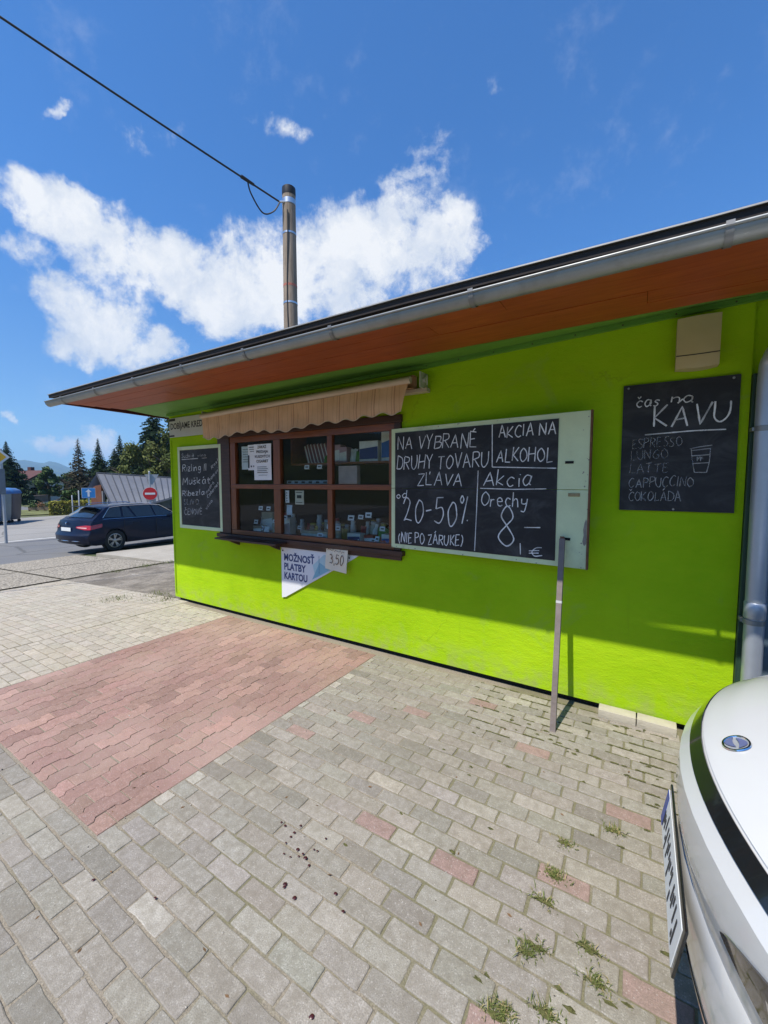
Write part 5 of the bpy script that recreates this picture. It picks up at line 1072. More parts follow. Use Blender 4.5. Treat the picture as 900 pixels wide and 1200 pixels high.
    for k in range(7):                                                   # unreadable dark characters
        hh = .036
        for q in range(3): a, b = rr.uniform(-hh, hh), rr.uniform(-hh, hh); mb.box(px - .008, px - .0067, y - .024 + q * .018, y - .014 + q * .018, pz + min(a, b) - .01, pz + max(a, b))
        y -= .064
    tl(mb.build('characters', INK, pl_))
    # emblem: chrome oval with two swooping leaves
    HX = [OUT[i][0] for i in range(13, 20)]; sx = lambda x: interp(x, HX, list(range(13, 20))); EX = .250
    ep = lambda dx, dy, off: S(sx(EX + dx), .02 + dy, off)
    mb = MB(); rows = []
    for i in range(49):
        an = 2 * math.pi * i / 48; rows.append([ep((.0275 + dr) * math.sin(an), (.036 + dr) * math.cos(an), .005 + up) for dr, up in ((-.0035, .0), (-.002, .0035), (.002, .0035), (.0035, .0))])
    mb.grid(rows); em = mb.build('emblem', CHROME, K, smooth=60)
    mb = MB()
    for sg in (1, -1):
        L1 = [ep(sg * (.004 + .019 * math.sin(math.pi * t) ** .8), sg * lerp(-.028, .022, t), .0085) for t in [k / 12 for k in range(13)]]; L2 = [ep(sg * (.002 + .004 * math.sin(math.pi * t)), sg * lerp(-.028, .022, t), .0085) for t in [k / 12 for k in range(13)]]
        mb.grid([L1, L2])
    mb.build('emblem_leaf', M('emblem_navy', (.12, .14, .26), .15, .1, coat=.6), em, fixn=False)
    mb = MB(); mb.add([ep(.0265 * math.sin(a), .035 * math.cos(a), .0060) for a in [2 * math.pi * k / 28 for k in range(28)]], [tuple(range(28))]); mb.build('emblem_ground', M('emblem_silver', (.6, .62, .66), .2, .1, metal=.5), em, fixn=False)
    # cabin, glass, wheels, mirrors behind the frame's edge
    G2 = [(1.18, 1.07), (1.25, 1.09), (2.02, 1.56), (2.4, 1.635), (3.3, 1.62), (3.9, 1.53), (4.2, 1.09), (4.15, 1.07)]
    wd = lambda z: .84 - .22 * max(0, (z - 1.07)) / .56 ; gd = lambda x, z, f, y: Vector((x + (.10 * f * f if x < 2.2 else -.06 * f * f), y, z - .035 * f * f * (z > 1.2)))
    mb = MB(); car_shell(mb, G2, .84, [-1, -.8, -.5, 0, .5, .8, 1], gd, bev=.035, zbev=1.2, width=wd); mb.build('cabin', WHITEP, K, smooth=35)
    def gpatch(p0, p1, f0, f1, name, parent=K):
        mb = MB(); rows = []
        for i in range(6):
            x, z = lerp(p0[0], p1[0], i / 5), lerp(p0[1], p1[1], i / 5); rows.append([gd(x, z, f, wd(z) * f) + Vector((-.006 if p0[0] < 2.2 else .006, 0, .006)) for f in [lerp(f0, f1, k / 8) for k in range(9)]])
        mb.grid(rows); return mb.build(name, CARGLASS, parent, smooth=50)
    gpatch((1.29, 1.115), (2.0, 1.545), -.9, .9, 'windscreen'); gpatch((4.18, 1.13), (3.93, 1.49), -.85, .85, 'rear_window')
    for sg in (-1, 1):
        mb = MB()
        for poly in ([(1.62, 1.13), (2.18, 1.53), (2.58, 1.56), (2.58, 1.13)], [(2.64, 1.13), (2.64, 1.56), (3.30, 1.545), (3.42, 1.13)], [(3.48, 1.14), (3.38, 1.53), (3.75, 1.47), (3.95, 1.15)]):
            mb.prism(poly, lambda p, d: Vector((p[0], sg * (wd(p[1]) + d), p[1] - .034)), -.004, .006)
        mb.build('side_windows', CARGLASS, K)
        for x in (1.0, 3.62): wheel('wheel', K, x, sg * .80, .34, .22, sg)
        mb = MB(); mb.box(1.58, 1.76, sg * .92 - .09, sg * .92 + .09, 1.06, 1.20, bev=.04); mb.build('mirror', WHITEP, K, smooth=40)
        mb = MB(); mb.prism([(4.22, .80), (4.20, 1.04), (4.10, 1.05), (4.14, .80)], lambda p, d: Vector((p[0], sg * d, p[1])), .74, .918); mb.build('tail_light', REDLAMP, K)
    mb = MB(); mb.box(.55, 1.45, -.68, .68, .3, .75); mb.box(3.2, 4.0, -.68, .68, .3, .75); mb.build('wheel_well', UNDER, K)
white_car()

def estate_car(name, loc, heading, pmat, label, plates=True, detail=True, group=None):
    """an estate car, local x runs from the tail (0) to the nose, its right side is y < 0"""
    K = empty(name, loc, heading, label=label, cat='car', group=group); w = .93; zb = .24
    OUT = [(.30, zb), (.10, .30), (.035, .40), (.02, .56), (.05, .60), (.09, .64), (.12, .80), (.15, .92), (.20, 1.02), (.45, 1.03), (2.0, 1.0), (3.55, .98), (3.75, .965), (4.4, .86), (4.75, .74), (4.85, .60), (4.85, .42), (4.75, .28), (4.6, zb)]
    OUT = OUT + arch(3.86, .375, zb) + [(3.0, zb), (2.0, zb)] + arch(1.02, .375, zb)
    def disp(x, z, f, y): return Vector((x + .22 * abs(f) ** 2.6 * max(0, 1 - x / .9) - .42 * abs(f) ** 2.4 * max(0, (x - 3.9) / .95), y, z - .03 * f * f * (z > .8)))
    wid = lambda z: w * (1 - .05 * max(0, (z - .72)) / .3 - .03 * max(0, .5 - z) / .25)
    mb = MB(); car_shell(mb, OUT, w, [-1, -.92, -.8, -.6, -.3, 0, .3, .6, .8, .92, 1], disp, bev=.05, zbev=.5, width=wid); mb.build('body', pmat, K, smooth=35)
    GH = [(.30, 1.0), (.36, 1.05), (.80, 1.40), (.98, 1.445), (1.5, 1.475), (2.2, 1.475), (2.75, 1.42), (3.55, 1.0), (3.5, .96)]
    wd = lambda z: .865 - .235 * max(0, z - .98) / .49; gd = lambda x, z, f, y: Vector((x + .10 * f * f * (x < 1) - .12 * f * f * (x > 2.6), y, z - .02 * f * f * (z > 1.2)))
    mb = MB(); car_shell(mb, GH, .86, [-1, -.85, -.5, 0, .5, .85, 1], gd, bev=.03, zbev=1.2, width=wd); mb.build('cabin', pmat, K, smooth=35)
    def gp(p0, p1, f, nm, dx):
        mb = MB(); mb.grid([[gd(lerp(p0[0], p1[0], i / 4), lerp(p0[1], p1[1], i / 4), g, wd(lerp(p0[1], p1[1], i / 4)) * g) + Vector((dx, 0, .008)) for g in [lerp(-f, f, k / 8) for k in range(9)]] for i in range(5)]); return mb.build(nm, CARGLASS, K, smooth=50)
    gp((.40, 1.09), (.79, 1.395), .86, 'rear_window', -.008); gp((2.83, 1.38), (3.48, 1.03), .9, 'windscreen', .008)
    for sg in (-1, 1):
        mb = MB(); polys = [[(.74, 1.10), (1.02, 1.36), (1.34, 1.40), (1.30, 1.06)], [(1.36, 1.06), (1.40, 1.405), (1.62, 1.415), (1.86, 1.05)], [(1.93, 1.05), (1.69, 1.415), (2.36, 1.41), (2.42, 1.04)], [(2.48, 1.04), (2.42, 1.405), (2.68, 1.375), (3.22, 1.03)]]
        polys[1] = [(1.36, 1.06), (1.40, 1.405), (1.55, 1.41), (1.72, 1.05)]; polys[2] = [(1.79, 1.05), (1.62, 1.415), (2.36, 1.41), (2.42, 1.04)]
        for q in polys: mb.prism(q, lambda p, d: Vector((p[0], sg * (wd(p[1]) + d), p[1])), -.004, .008)
        mb.build('side_windows', CARGLASS, K)
        for x in (1.02, 3.86): wheel('wheel', K, x, sg * .81, .34, .22, sg)
        if not detail: continue
        mb = MB(); pts = [(.72, 1.075), (1.02, 1.395), (1.4, 1.43), (2.36, 1.435), (2.72, 1.40), (3.3, 1.02)]; mb.tube([(x, sg * (wd(z) + .008), z) for x, z in pts], .008, 5); mb.tube([(.72, sg * (wd(1.04) + .012), 1.035), (3.3, sg * (wd(1.02) + .012), 1.012)], .008, 5); mb.build('window_trim', CHROME, K, smooth=50)
        mb = MB(); mb.tube([(1.0, sg * .60, 1.455), (1.1, sg * .60, 1.49), (2.3, sg * .60, 1.495), (2.45, sg * .60, 1.46)], .013, 6); mb.build('roof_rail', CHROME, K, smooth=50)
        mb = MB(); mb.box(2.93, 3.10, sg * .97 - .09, sg * .97 + .09, .98, 1.10, bev=.035); mb.build('mirror', pmat, K, smooth=40)
        for x1 in (1.33, 2.42): mb = MB(); mb.box(x1 - .004, x1 + .004, sg * .929 - .004, sg * .929 + .004, .36, .98); mb.build('door_gap', UNDER, K)
        for x in (1.62, 2.66): mb = MB(); mb.box(x, x + .2, sg * .918 - .02, sg * .918 + .02, .86, .885, bev=.008); mb.build('door_handle', pmat, K, smooth=40)
        mb = MB(); n = 14; rows = []                                        # wedge tail lamp wrapped round the corner
        for j in range(6):
            r_ = []
            for i in range(n + 1):
                f = lerp(.50, 1.0, min(1, i / 9)); xx = 0 if i <= 9 else (i - 9) * .085; z = lerp(lerp(.80, .74, min(1, i / 6)), lerp(.845, .90, min(1, i / 6)) if i < 10 else lerp(.90, .93, (i - 9) / 5), j / 5)
                if i > 9: z = lerp(lerp(.74, .80, (i - 9) / 5), lerp(.90, .94, (i - 9) / 5), j / 5)
                ox = interp(z, [.64, .80, .92], [.09, .12, .15]); p = disp(ox + xx, z, f, wid(z) * f); r_.append(Vector((p.x - .012 * (i <= 9), sg * (p.y + (.010 if i >= 8 else 0)), p.z)))
            rows.append(r_)
        mb.grid(rows); t = mb.build('tail_light', REDLAMP, K, smooth=60)
        mb = MB(); mb.grid([[p + Vector((-.004, sg * .003, 0)) for p in r_[1:8]] for r_ in (rows[2], rows[3])]); mb.build('lamp_bar', M('pale_lamp_bar', (.75, .45, .42), .2, .1, coat=.5), t)
    mb = MB(); mb.tube([(.03 + .22 * abs(f) ** 2.6, f * .88, .40) for f in [-1, -.9, -.6, 0, .6, .9, 1]], .012, 6); mb.build('bumper_chrome', CHROME, K, smooth=60)
    mb = MB(); mb.box(.085, .10, -.26, .26, .69, .80, bev=.003); mb.build('number_plate', PLATEM, K)
    mb = MB(); mb.tube([(.13, -.02, .93), (.128, .02, .93)], .04, 12); mb.build('emblem', CHROME, K)
    mb = MB(); mb.box(.6, 1.45, -.68, .68, .3, .72); mb.box(3.45, 4.3, -.68, .68, .3, .7); mb.build('wheel_well', UNDER, K)
    mb = MB(); mb.box(.30, .50, -.80, .80, 1.385, 1.40); mb.v = [(p[0] + .28, p[1] * .8, p[2] + .02) for p in mb.v]; mb.build('spoiler', pmat, K)
    return K
# parked on the road beyond the kiosk: its rear right wheel stands at (-14.2, 6.45)
_h = math.atan2(.995, -.097); _c, _s = math.cos(_h), math.sin(_h)
_l = (1.02, -.92); estate_car('navy_estate_car', (-14.18 - (_l[0] * _c - _l[1] * _s), 6.45 - (_l[0] * _s + _l[1] * _c), -.47), _h, NAVYP, 'dark navy estate car parked on the road, its tail towards the bins')
# ================================================================ POLE AND CABLE
def utility_pole():
    K = empty('utility_pole', (-6.34, 6.44, 0), label='weathered wooden utility pole rising behind the kiosk roof', cat='utility pole')
    wood = mat_wood('pole_wood', (.19, .15, .115), (.40, .32, .25), stretch=(10, 10, .6), scale=3.2, rough=.92, bump=1.0, peel=(.10, .08, .06))
    mb = MB(); mb.lathe([(.17, -.1), (.150, 4.0), (.132, 7.62)], 20); mb.build('shaft', wood, K, smooth=50)
    mb = MB(); mb.lathe([(.134, 7.55), (.140, 7.58), (.137, 7.70), (.122, 7.715), (.02, 7.72)], 20); mb.build('cap', M('pole_cap_metal', (.03, .03, .032), .5, .2, 8, metal=.3), K, smooth=40)
    al = M('aluminium_band', (.62, .63, .64), .35, .1, metal=.9); rw = M('red_white_band', (.42, .14, .10), .7, .5, 34)
    for z, h, m in ((7.42, .05, al), (6.80, .018, al), (5.42, .018, al)): mb = MB(); r = interp(z, [4, 7.62], [.150, .132]); mb.lathe([(r + .001, -h), (r + .005, -h), (r + .005, h), (r + .001, h)], 20, (0, 0, z)); mb.build('band', m, K, smooth=40)
    for z in (5.77, 4.82): mb = MB(); r = interp(z, [4, 7.62], [.150, .132]); mb.lathe([(r + .001, -.022), (r + .003, -.022), (r + .003, .022), (r + .001, .022)], 20, (0, 0, z)); mb.build('warning_band', rw, K, smooth=40)
    mb = MB(); d = Vector((.45, -.89, 0)); pts = [(d.x * (interp(z, [4, 7.62], [.150, .132]) + .012) + .02 * math.sin(z * 2), d.y * (interp(z, [4, 7.62], [.150, .132]) + .012), z) for z in [4.2 + .2 * k for k in range(16)]]; mb.tube(pts, .011, 6); mb.build('down_cable', M('black_cable', (.012, .012, .014), .6, .2), K, smooth=50)
    mb = MB(); mb.tube([(.0, -.13, 7.38), (-.06, -.2, 7.36)], .022, 8); mb.build('cable_hook', al, K)
    A = Vector((-6.40, 6.24, 7.36)); Bv = Vector((-8.0, 2.44, 8.33)); dr = (Bv - A); far = A + dr * 8.0
    mb = MB(); pts = []
    for k in range(61):
        t = k / 60 * 8.0; p = A + dr * t; p.z -= .012 * 0 + .10 * math.sin(math.pi * min(1, t)) * 0 ; p.z += -.045 * t * (8 - t) + .045 * 7 * t; pts.append(p)
    mb.tube(pts, .017, 6); o = mb.build('overhead_cable', MATS['black_cable'], smooth=60, label='black overhead cable running from the wooden pole up to the left', cat='cable')
    q = A + dr * .155; lp = [A + Vector((.03, -.02, -.02)), A.lerp(q, .2) + Vector((0, 0, -.26)), A.lerp(q, .55) + Vector((0, 0, -.42)), A.lerp(q, .9) + Vector((0, 0, -.20)), q]
    mb = MB(); mb.tube(spline([tuple(p) for p in lp], 6), .014, 6); mb.build('cable_loop', MATS['black_cable'], o, smooth=60)
    mb = MB(); mb.tube([q - dr * .03, q + dr * .03], [.026, .034], 8); mb.build('clamp', MATS['black_cable'], o, smooth=50)
utility_pole()

# ================================================================ TREES
def mat_leaf(name, a, b_, tr=.25):
    m, T, b = newmat(name); tc = T.new('ShaderNodeTexCoord'); at = T.new('ShaderNodeVertexColor', layer_name='Col'); n = T.noise(tc.outputs['Object'], 1.1, 4, .6).outputs['Fac']
    sep = T.new('ShaderNodeSeparateColor'); T.link(at.outputs[0], sep.inputs[0]); c = T.mix(T.ramp(T.math('ADD', T.math('MULTIPLY', n, .6), T.math('MULTIPLY', sep.outputs[0], .4)), .25, .75), a, b_)
    T.link(c, b.inputs['Base Color']); b.inputs['Roughness'].default_value = .7; b.inputs['Specular IOR Level'].default_value = .25; return m
BARK = M('bark', (.10, .075, .055), .95, .3, 9, bump=.6)
SPRUCEG = mat_leaf('spruce_needles', (.018, .038, .016), (.045, .08, .03)); THUJA = mat_leaf('thuja_green', (.05, .075, .014), (.13, .14, .03)); DECID = mat_leaf('broad_leaves', (.025, .055, .012), (.07, .115, .025)); DRYSP = mat_leaf('thin_dry_needles', (.06, .05, .035), (.10, .09, .05)); HEDGE = mat_leaf('hedge_leaves', (.17, .17, .02), (.30, .27, .04))
def conifer(loc, h, rad, mat, label, seed, dens=1.0, droop=.35, name='spruce_tree', cat='tree', bare=0.0, group=None, power=1.0, size=1.0, trunk=.09, base=.06):
    rr = random.Random(seed); K = empty(name, loc, rr.uniform(0, 6), label=label, cat=cat, group=group)
    mb = MB(); mb.lathe([(trunk * h * .18, 0), (trunk * h * .12, h * .5), (.01, h * .99)], 8); tb = mb.build('trunk', BARK, K, smooth=50)
    mb = MB(); lv = MB(); nb = int(135 * dens)
    for k in range(nb):
        t = base + (1 - base) * (k / nb) ** .9; z = h * t; L = rad * (1 - t) ** power * rr.uniform(.7, 1.15) + .05 * h * .3 * (1 - t)
        a = k * 2.399 + rr.uniform(-.3, .3); d = Vector((math.cos(a), math.sin(a), 0)); n = max(3, int(L / (.16 * size)))
        up = .15 if t > .75 else 0
        P = lambda u: Vector((d.x * L * u, d.y * L * u, z - droop * L * u * u * .8 + L * up * u + .12 * L * max(0, u - .75)))
        mb.tube([P(0), P(.5), P(1)], [.012 * h * .12 + .01, .012, .004], 4)
        for i in range(n):
            u = (i + .6) / n
            if rr.random() < bare: continue
            for sgn in (-1, 1):
                for q in range(2):
                    s = Vector((-d.y * sgn, d.x * sgn, 0)); w = L * .40 * (1 - .6 * u) * rr.uniform(.6, 1.2) + .05; p = P(u) + Vector((rr.gauss(0, .03), rr.gauss(0, .03), rr.gauss(0, .05)))
                    tip = p + (s * w + d * w * .6) + Vector((0, 0, -w * rr.uniform(.1, .75))); side = (d * .5 - s * .2).normalized() * w * .30
                    c = rr.random(); lv.add([p - side * .6, p + side * .6, tip + Vector((0, 0, rr.uniform(-.02, .05)))], [(0, 1, 2)], 0, (c, c, c))
                    lv.add([p + d * .02, p + d * .02 + Vector((0, 0, -w * .5)), tip], [(0, 1, 2)], 0, (c, c, c))
    br = mb.build('branches', BARK, K); lv.build('crown', mat, K, fixn=False); return K
def leafy(loc, h, rx, mat, label, seed, name='tree', cat='tree', n=2600, trunk_h=.25, ry=None, leaf=.16, group=None, shape=None):
    rr = random.Random(seed); K = empty(name, loc, rr.uniform(0, 6) if not ry else 0, label=label, cat=cat, group=group); ry = ry or rx
    mb = MB(); mb.tube([(0, 0, -.1), (.02 * h, 0, h * .25), (0, .02 * h, h * .6)], [.035 * h, .028 * h, .012 * h], 8)
    for k in range(9):
        a = k * 2.4; zz = h * rr.uniform(.25, .55); mb.tube([(0, 0, zz), (math.cos(a) * rx * .4, math.sin(a) * ry * .4, zz + h * .15), (math.cos(a) * rx * .75, math.sin(a) * ry * .75, zz + h * .22)], [.015 * h, .01 * h, .004 * h], 5)
    mb.build('trunk', BARK, K, smooth=50)
    cl = []; lv = MB()
    for k in range(34):
        t = rr.random(); z = h * lerp(trunk_h, .95, t); prof = (shape(t) if shape else math.sin(math.pi * min(1, .15 + .85 * t)) ** .6); a = rr.uniform(0, 6.283); q = math.sqrt(rr.random()) * .85 * prof
        cl.append((Vector((math.cos(a) * rx * q, math.sin(a) * ry * q, z)), rr.uniform(.16, .32) * min(rx, h * .5), rr.random()))
    for i in range(n):
        c, r_, tone = cl[i % len(cl)]; d = Vector((rr.gauss(0, 1), rr.gauss(0, 1), rr.gauss(0, .8))).normalized(); p = c + d * r_ * rr.uniform(.55, 1.12); nrm = (d + Vector((rr.gauss(0, .5), rr.gauss(0, .5), rr.gauss(0, .5)))).normalized(); a = nrm.orthogonal().normalized(); b = nrm.cross(a); L = leaf * rr.uniform(.6, 1.4); g = max(0, min(1, tone * .5 + rr.random() * .5))
        lv.add([p - a * L, p - b * L * .55, p + a * L, p + b * L * .55], [(0, 1, 2, 3)], 0, (g, g, g))
    lv.build('crown', mat, K, fixn=False); return K
Gz = -.7
TG = 'trees beyond the road'
conifer((-59.7, 16.5, Gz), 7.0, 3.1, SPRUCEG, 'dark full spruce at the left photo edge, beside the white house', 1, 1.2, size=1.3, group=TG)
conifer((-39.1, 15.3, Gz), 6.0, 1.9, DRYSP, 'thin half bare grey spruce left of the folded metal roof', 2, 1.0, bare=.35, group=TG)
conifer((-44.1, 18.9, Gz), 6.6, 2.7, SPRUCEG, 'slim green spruce just right of the half bare one', 3, 1.1, power=1.2, group=TG)
conifer((-43.2, 19.9, Gz), 5.7, 3.2, SPRUCEG, 'broad dark spruce between the slim green spruce and the darker pointed one', 4, 1.1, group=TG)
conifer((-46.5, 22.0, Gz), 7.4, 2.5, SPRUCEG, 'pointed dark spruce behind the broad one, above the middle of the folded roof', 5, 1.2, group=TG)
conifer((-42.2, 23.2, Gz), 10.6, 3.9, SPRUCEG, 'tallest spruce of all, with tiered drooping boughs, close to the kiosk corner', 6, 1.0, droop=.55, size=1.2, group=TG, power=.85)
leafy((-39.4, 19.6, Gz), 5.9, 2.5, THUJA, 'olive green bushy thuja left of the tallest spruce', 7, 'thuja_tree', n=5200, trunk_h=.05, leaf=.13, group=TG, shape=lambda t: max(.06, (1 - t) ** .75))
leafy((-38.6, 21.0, Gz), 6.2, 2.1, THUJA, 'darker olive thuja right under the tallest spruce', 17, 'thuja_tree', n=4200, trunk_h=.05, leaf=.13, group=TG, shape=lambda t: max(.06, (1 - t) ** .75))
leafy((-37.3, 22.3, Gz), 9.0, 2.5, THUJA, 'tall yellowish thuja touching the kiosk corner', 8, 'thuja_tree', n=6200, trunk_h=.04, leaf=.13, group=TG, shape=lambda t: max(.06, (1 - t) ** .7))
conifer((-34.0, 24.5, Gz), 8.5, 2.4, SPRUCEG, 'spruce mostly hidden by the kiosk corner and the tall thuja', 18, 1.0, group=TG)
leafy((-67.0, 22.6, -.9), 4.5, 1.7, DECID, 'round leafy tree right of the white house', 9, 'leafy_tree', n=2600, leaf=.22, group=TG)
leafy((-74.0, 27.4, -1.2), 4.2, 1.9, DECID, 'lower leafy tree behind the lamp posts', 10, 'leafy_tree', n=2400, leaf=.24, group=TG)
leafy((-80, 28.3, -1.4), 4.0, 1.8, DECID, 'small leafy tree between the round tree and the lower one', 12, 'leafy_tree', n=1800, leaf=.24, group=TG)
leafy((-38.4, 14.4, Gz), 1.9, 1.5, DECID, 'low leafy bush at the foot of the half bare spruce', 11, 'leafy_bush', 'bush', n=1800, trunk_h=.02, leaf=.12)
def hedge():
    rr = random.Random(5); K = empty('clipped_hedge', (-37.3, 14.4, Gz), math.atan2(1.9, .9), label='clipped yellow green hedge before the folded metal roof', cat='hedge'); L, D, H = 3.4, .9, .95
    mb = MB(); mb.box(-L / 2 + .1, L / 2 - .1, -D / 2 + .1, D / 2 - .1, 0, H - .1); mb.build('inner_twigs', BARK, K); lv = MB()
    for _ in range(5200):
        f = rr.random()
        if f < .4: p = Vector((rr.uniform(-L / 2, L / 2), rr.uniform(-D / 2, D / 2), H + rr.gauss(0, .035)))
        elif f < .8: p = Vector((rr.uniform(-L / 2, L / 2), rr.choice([-1, 1]) * D / 2 + rr.gauss(0, .03), rr.uniform(0, H)))
        else: p = Vector((rr.choice([-1, 1]) * L / 2 + rr.gauss(0, .03), rr.uniform(-D / 2, D / 2), rr.uniform(0, H)))
        a = Vector((rr.gauss(0, 1), rr.gauss(0, 1), rr.gauss(0, 1))).normalized(); b = a.orthogonal().normalized(); s = rr.uniform(.04, .08); g = rr.random(); lv.add([p - a * s, p - b * s * .6, p + a * s, p + b * s * .6], [(0, 1, 2, 3)], 0, (g, g, g))
    lv.build('foliage', HEDGE, K, fixn=False)
hedge()

# ================================================================ BUILDINGS, SIGNS, BINS
def pavilion():
    """a low building under one twisted sheet-metal roof, its gable closed with brown boards"""
    K = empty('metal_roofed_pavilion', (-27, 13.5, Gz), label='low pavilion under a folded grey standing seam roof with a brown gable', cat='building'); off = Vector(K.location)
    zinc = M('grey_roof_sheet', (.16, .165, .18), .5, .12, 1.5, metal=.25, dirt=.25, dirtcol=(.14, .14, .14)); seamm = M('roof_seam', (.085, .088, .095), .5, .1, metal=.25); brown = mat_wood('brown_gable_boards', (.13, .05, .025), (.22, .09, .045), stretch=(8, 8, 1))
    A, B_ = Vector((-29.47, 12.47, 2.32)), Vector((-26.0, 20.5, 1.75)); C_, D = Vector((-26.46, 11.95, .30)), Vector((-24.0, 18.2, 2.0))
    low = lambda t: C_.lerp(D, t) + Vector((0, 0, -.55 * math.sin(math.pi * min(1, t * 1.0)) * (1 - t) - .0)); top = lambda t: A.lerp(B_, t)
    n = 22; mb = MB(); rows = [[top(i / n).lerp(low(i / n), j / 6) - off for j in range(7)] for i in range(n + 1)]; mb.grid(rows); mb.grid([[p + Vector((0, 0, -.12)) for p in r] for r in rows])
    for ed in ([r[0] for r in rows], [r[-1] for r in rows], rows[0], rows[-1]): mb.grid([ed, [p + Vector((0, 0, -.12)) for p in ed]])
    r = mb.build('roof', zinc, K); mb = MB()
    for i in range(0, n + 1): a, b = rows[i][0], rows[i][-1]; mb.tube([a + Vector((0, 0, .02)), a.lerp(b, .5) + Vector((.01, -.01, .03)), b + Vector((0, 0, .02))], .028, 4)
    mb.tube([r_[0] + Vector((0, 0, .03)) for r_ in rows], .05, 5); mb.build('seam', seamm, r)
    E = Vector((-29.0, 11.65, 1.25)); mb = MB(); L2 = [A - off, Vector((-26.2, 21.0, 1.75)) - off]; mb.grid([L2, [E - off, Vector((-30.5, 19.5, .5)) - off]]); mb.grid([[p - Vector((0, 0, .1)) for p in L2], [E - off - Vector((0, 0, .1)), Vector((-30.5, 19.5, .4)) - off]]); mb.build('rear_roof', zinc, K)
    mb = MB(); e = (E - Vector((C_.x, C_.y, 0)));  g0, g1 = Vector((-29.2, 12.0, 0)), Vector((-28.55, 12.3, 0))
    mb.prism([(0, 0), (1, 0), (1, 2.3), (.35, 2.2), (0, 1.95)], lambda p, d: Vector((lerp(g0.x, g1.x, p[0]), lerp(g0.y, g1.y, p[0]) + d, Gz + p[1])) - off, 0, .15); mb.build('gable_wall', brown, K)
    for (x, y, h) in ((-28.3, 12.3, 1.9), (-27.7, 12.3, 1.4), (-25.4, 16.4, 1.7), (-25.1, 17.4, 2.0)):
        mb = MB(); mb.box(x - .06, x + .06, y - .06, y + .06, Gz - .02, Gz + h); mb.v = [tuple(Vector(p) - off) for p in mb.v]; mb.build('post', M('grey_post', (.2, .21, .22), .6, .15), K)
    mb = MB(); mb.box(-27.6, -27.4, 13.5, 18.5, Gz, 1.3); mb.v = [tuple(Vector(p) - off) for p in mb.v]; mb.build('wall', M('dark_shop_front', (.03, .032, .036), .3, .3, 2, coat=.2), K)
    for y in (14.0, 15.2, 16.4): mb = MB(); mb.box(-27.39, -27.36, y, y + .9, Gz + .7, 1.1); mb.v = [tuple(Vector(p) - off) for p in mb.v]; mb.build('window', M('pavilion_glass', (.1, .13, .14), .1, .2, coat=.5), K)
pavilion()
def house():
    K = empty('white_house', (-71.9, 21.9, -1.1), R(18), label='white house with dark red roof behind the left spruce', cat='house'); ww = M('house_white', (.60, .58, .53), .85, .06, 1); rf = M('dark_red_roof', (.085, .03, .026), .8, .2, 3, bump=.3)
    mb = MB(); mb.box(-3, 3, -2.6, 2.6, 0, 2.9); mb.prism([(-2.6, 2.9), (2.6, 2.9), (0, 4.3)], lambda p, d: (d, p[0], p[1]), -3, 3); mb.build('wall', ww, K)
    mb = MB()
    for sg in (-1, 1): mb.prism([(sg * 3.1, 2.66), (0, 4.36), (0, 4.52), (sg * 3.2, 2.80)], lambda p, d: (d, p[0], p[1]), -3.4, 3.4)
    r = mb.build('roof', rf, K); mb = MB(); mb.box(-.3, .3, .3, .8, 4.0, 5.0); mb.build('chimney', rf, r)
    for x, y, s in ((3.01, -1.3, 0), (3.01, 1.0, 0), (-1.6, -2.61, 1), (1.4, -2.61, 1)):
        mb = MB(); mb.box(x - .02, x + .05, y - .5, y + .5, 1.0, 2.2) if not s else mb.box(x - .5, x + .5, y - .05, y + .02, 1.0, 2.2); mb.build('window', CARGLASS, K)
house()
def kiosk_wall_strip():
    K = empty('garden_wall', (-60.5, 18.2, Gz), math.atan2(2.2, -3), label='low brown garden wall along the street before the white house', cat='wall'); mb = MB(); mb.box(-7, 6, -.15, .15, 0, .8); mb.box(-7.05, 6.05, -.2, .2, .801, .88)
    mb.build('masonry', M('brown_masonry', (.13, .095, .075), .9, .25, 3), K)
kiosk_wall_strip()
GALV = M('galvanised_steel', (.42, .43, .44), .5, .1, 6, metal=.6)
def face_to(loc, tgt=(0, 0)): return math.atan2(tgt[1] - loc[1], tgt[0] - loc[0]) + R(90)
def signpost(name, loc, h, label, cat, rz=None, r=.035):
    K = empty(name, loc, face_to(loc) if rz is None else rz, label=label, cat=cat); mb = MB(); mb.lathe([(r, -.05), (r, h - .02), (r * .6, h)], 12); mb.build('post', GALV, K, smooth=40); return K
def disc(K, name, mat, z, r, y=-.05, n=32, th=.006, parent=None, poly=None, x=0.0):
    mb = MB(); pts = poly or [(r * math.cos(2 * math.pi * k / n), r * math.sin(2 * math.pi * k / n)) for k in range(n)]; mb.prism(pts, lambda p, d: (x + p[0], y + d, z + p[1]), -th, 0); return mb.build(name, mat, parent or K)
SW, SR, SB, SY, SG = M('sign_face_white', (.68, .68, .66), .5, .05), M('sign_face_red', (.50, .018, .02), .45, .1), M('sign_face_blue', (.03, .21, .50), .45, .1), M('sign_face_yellow', (.72, .40, .02), .45, .08), M('sign_back_grey', (.14, .165, .19), .5, .1, metal=.4)
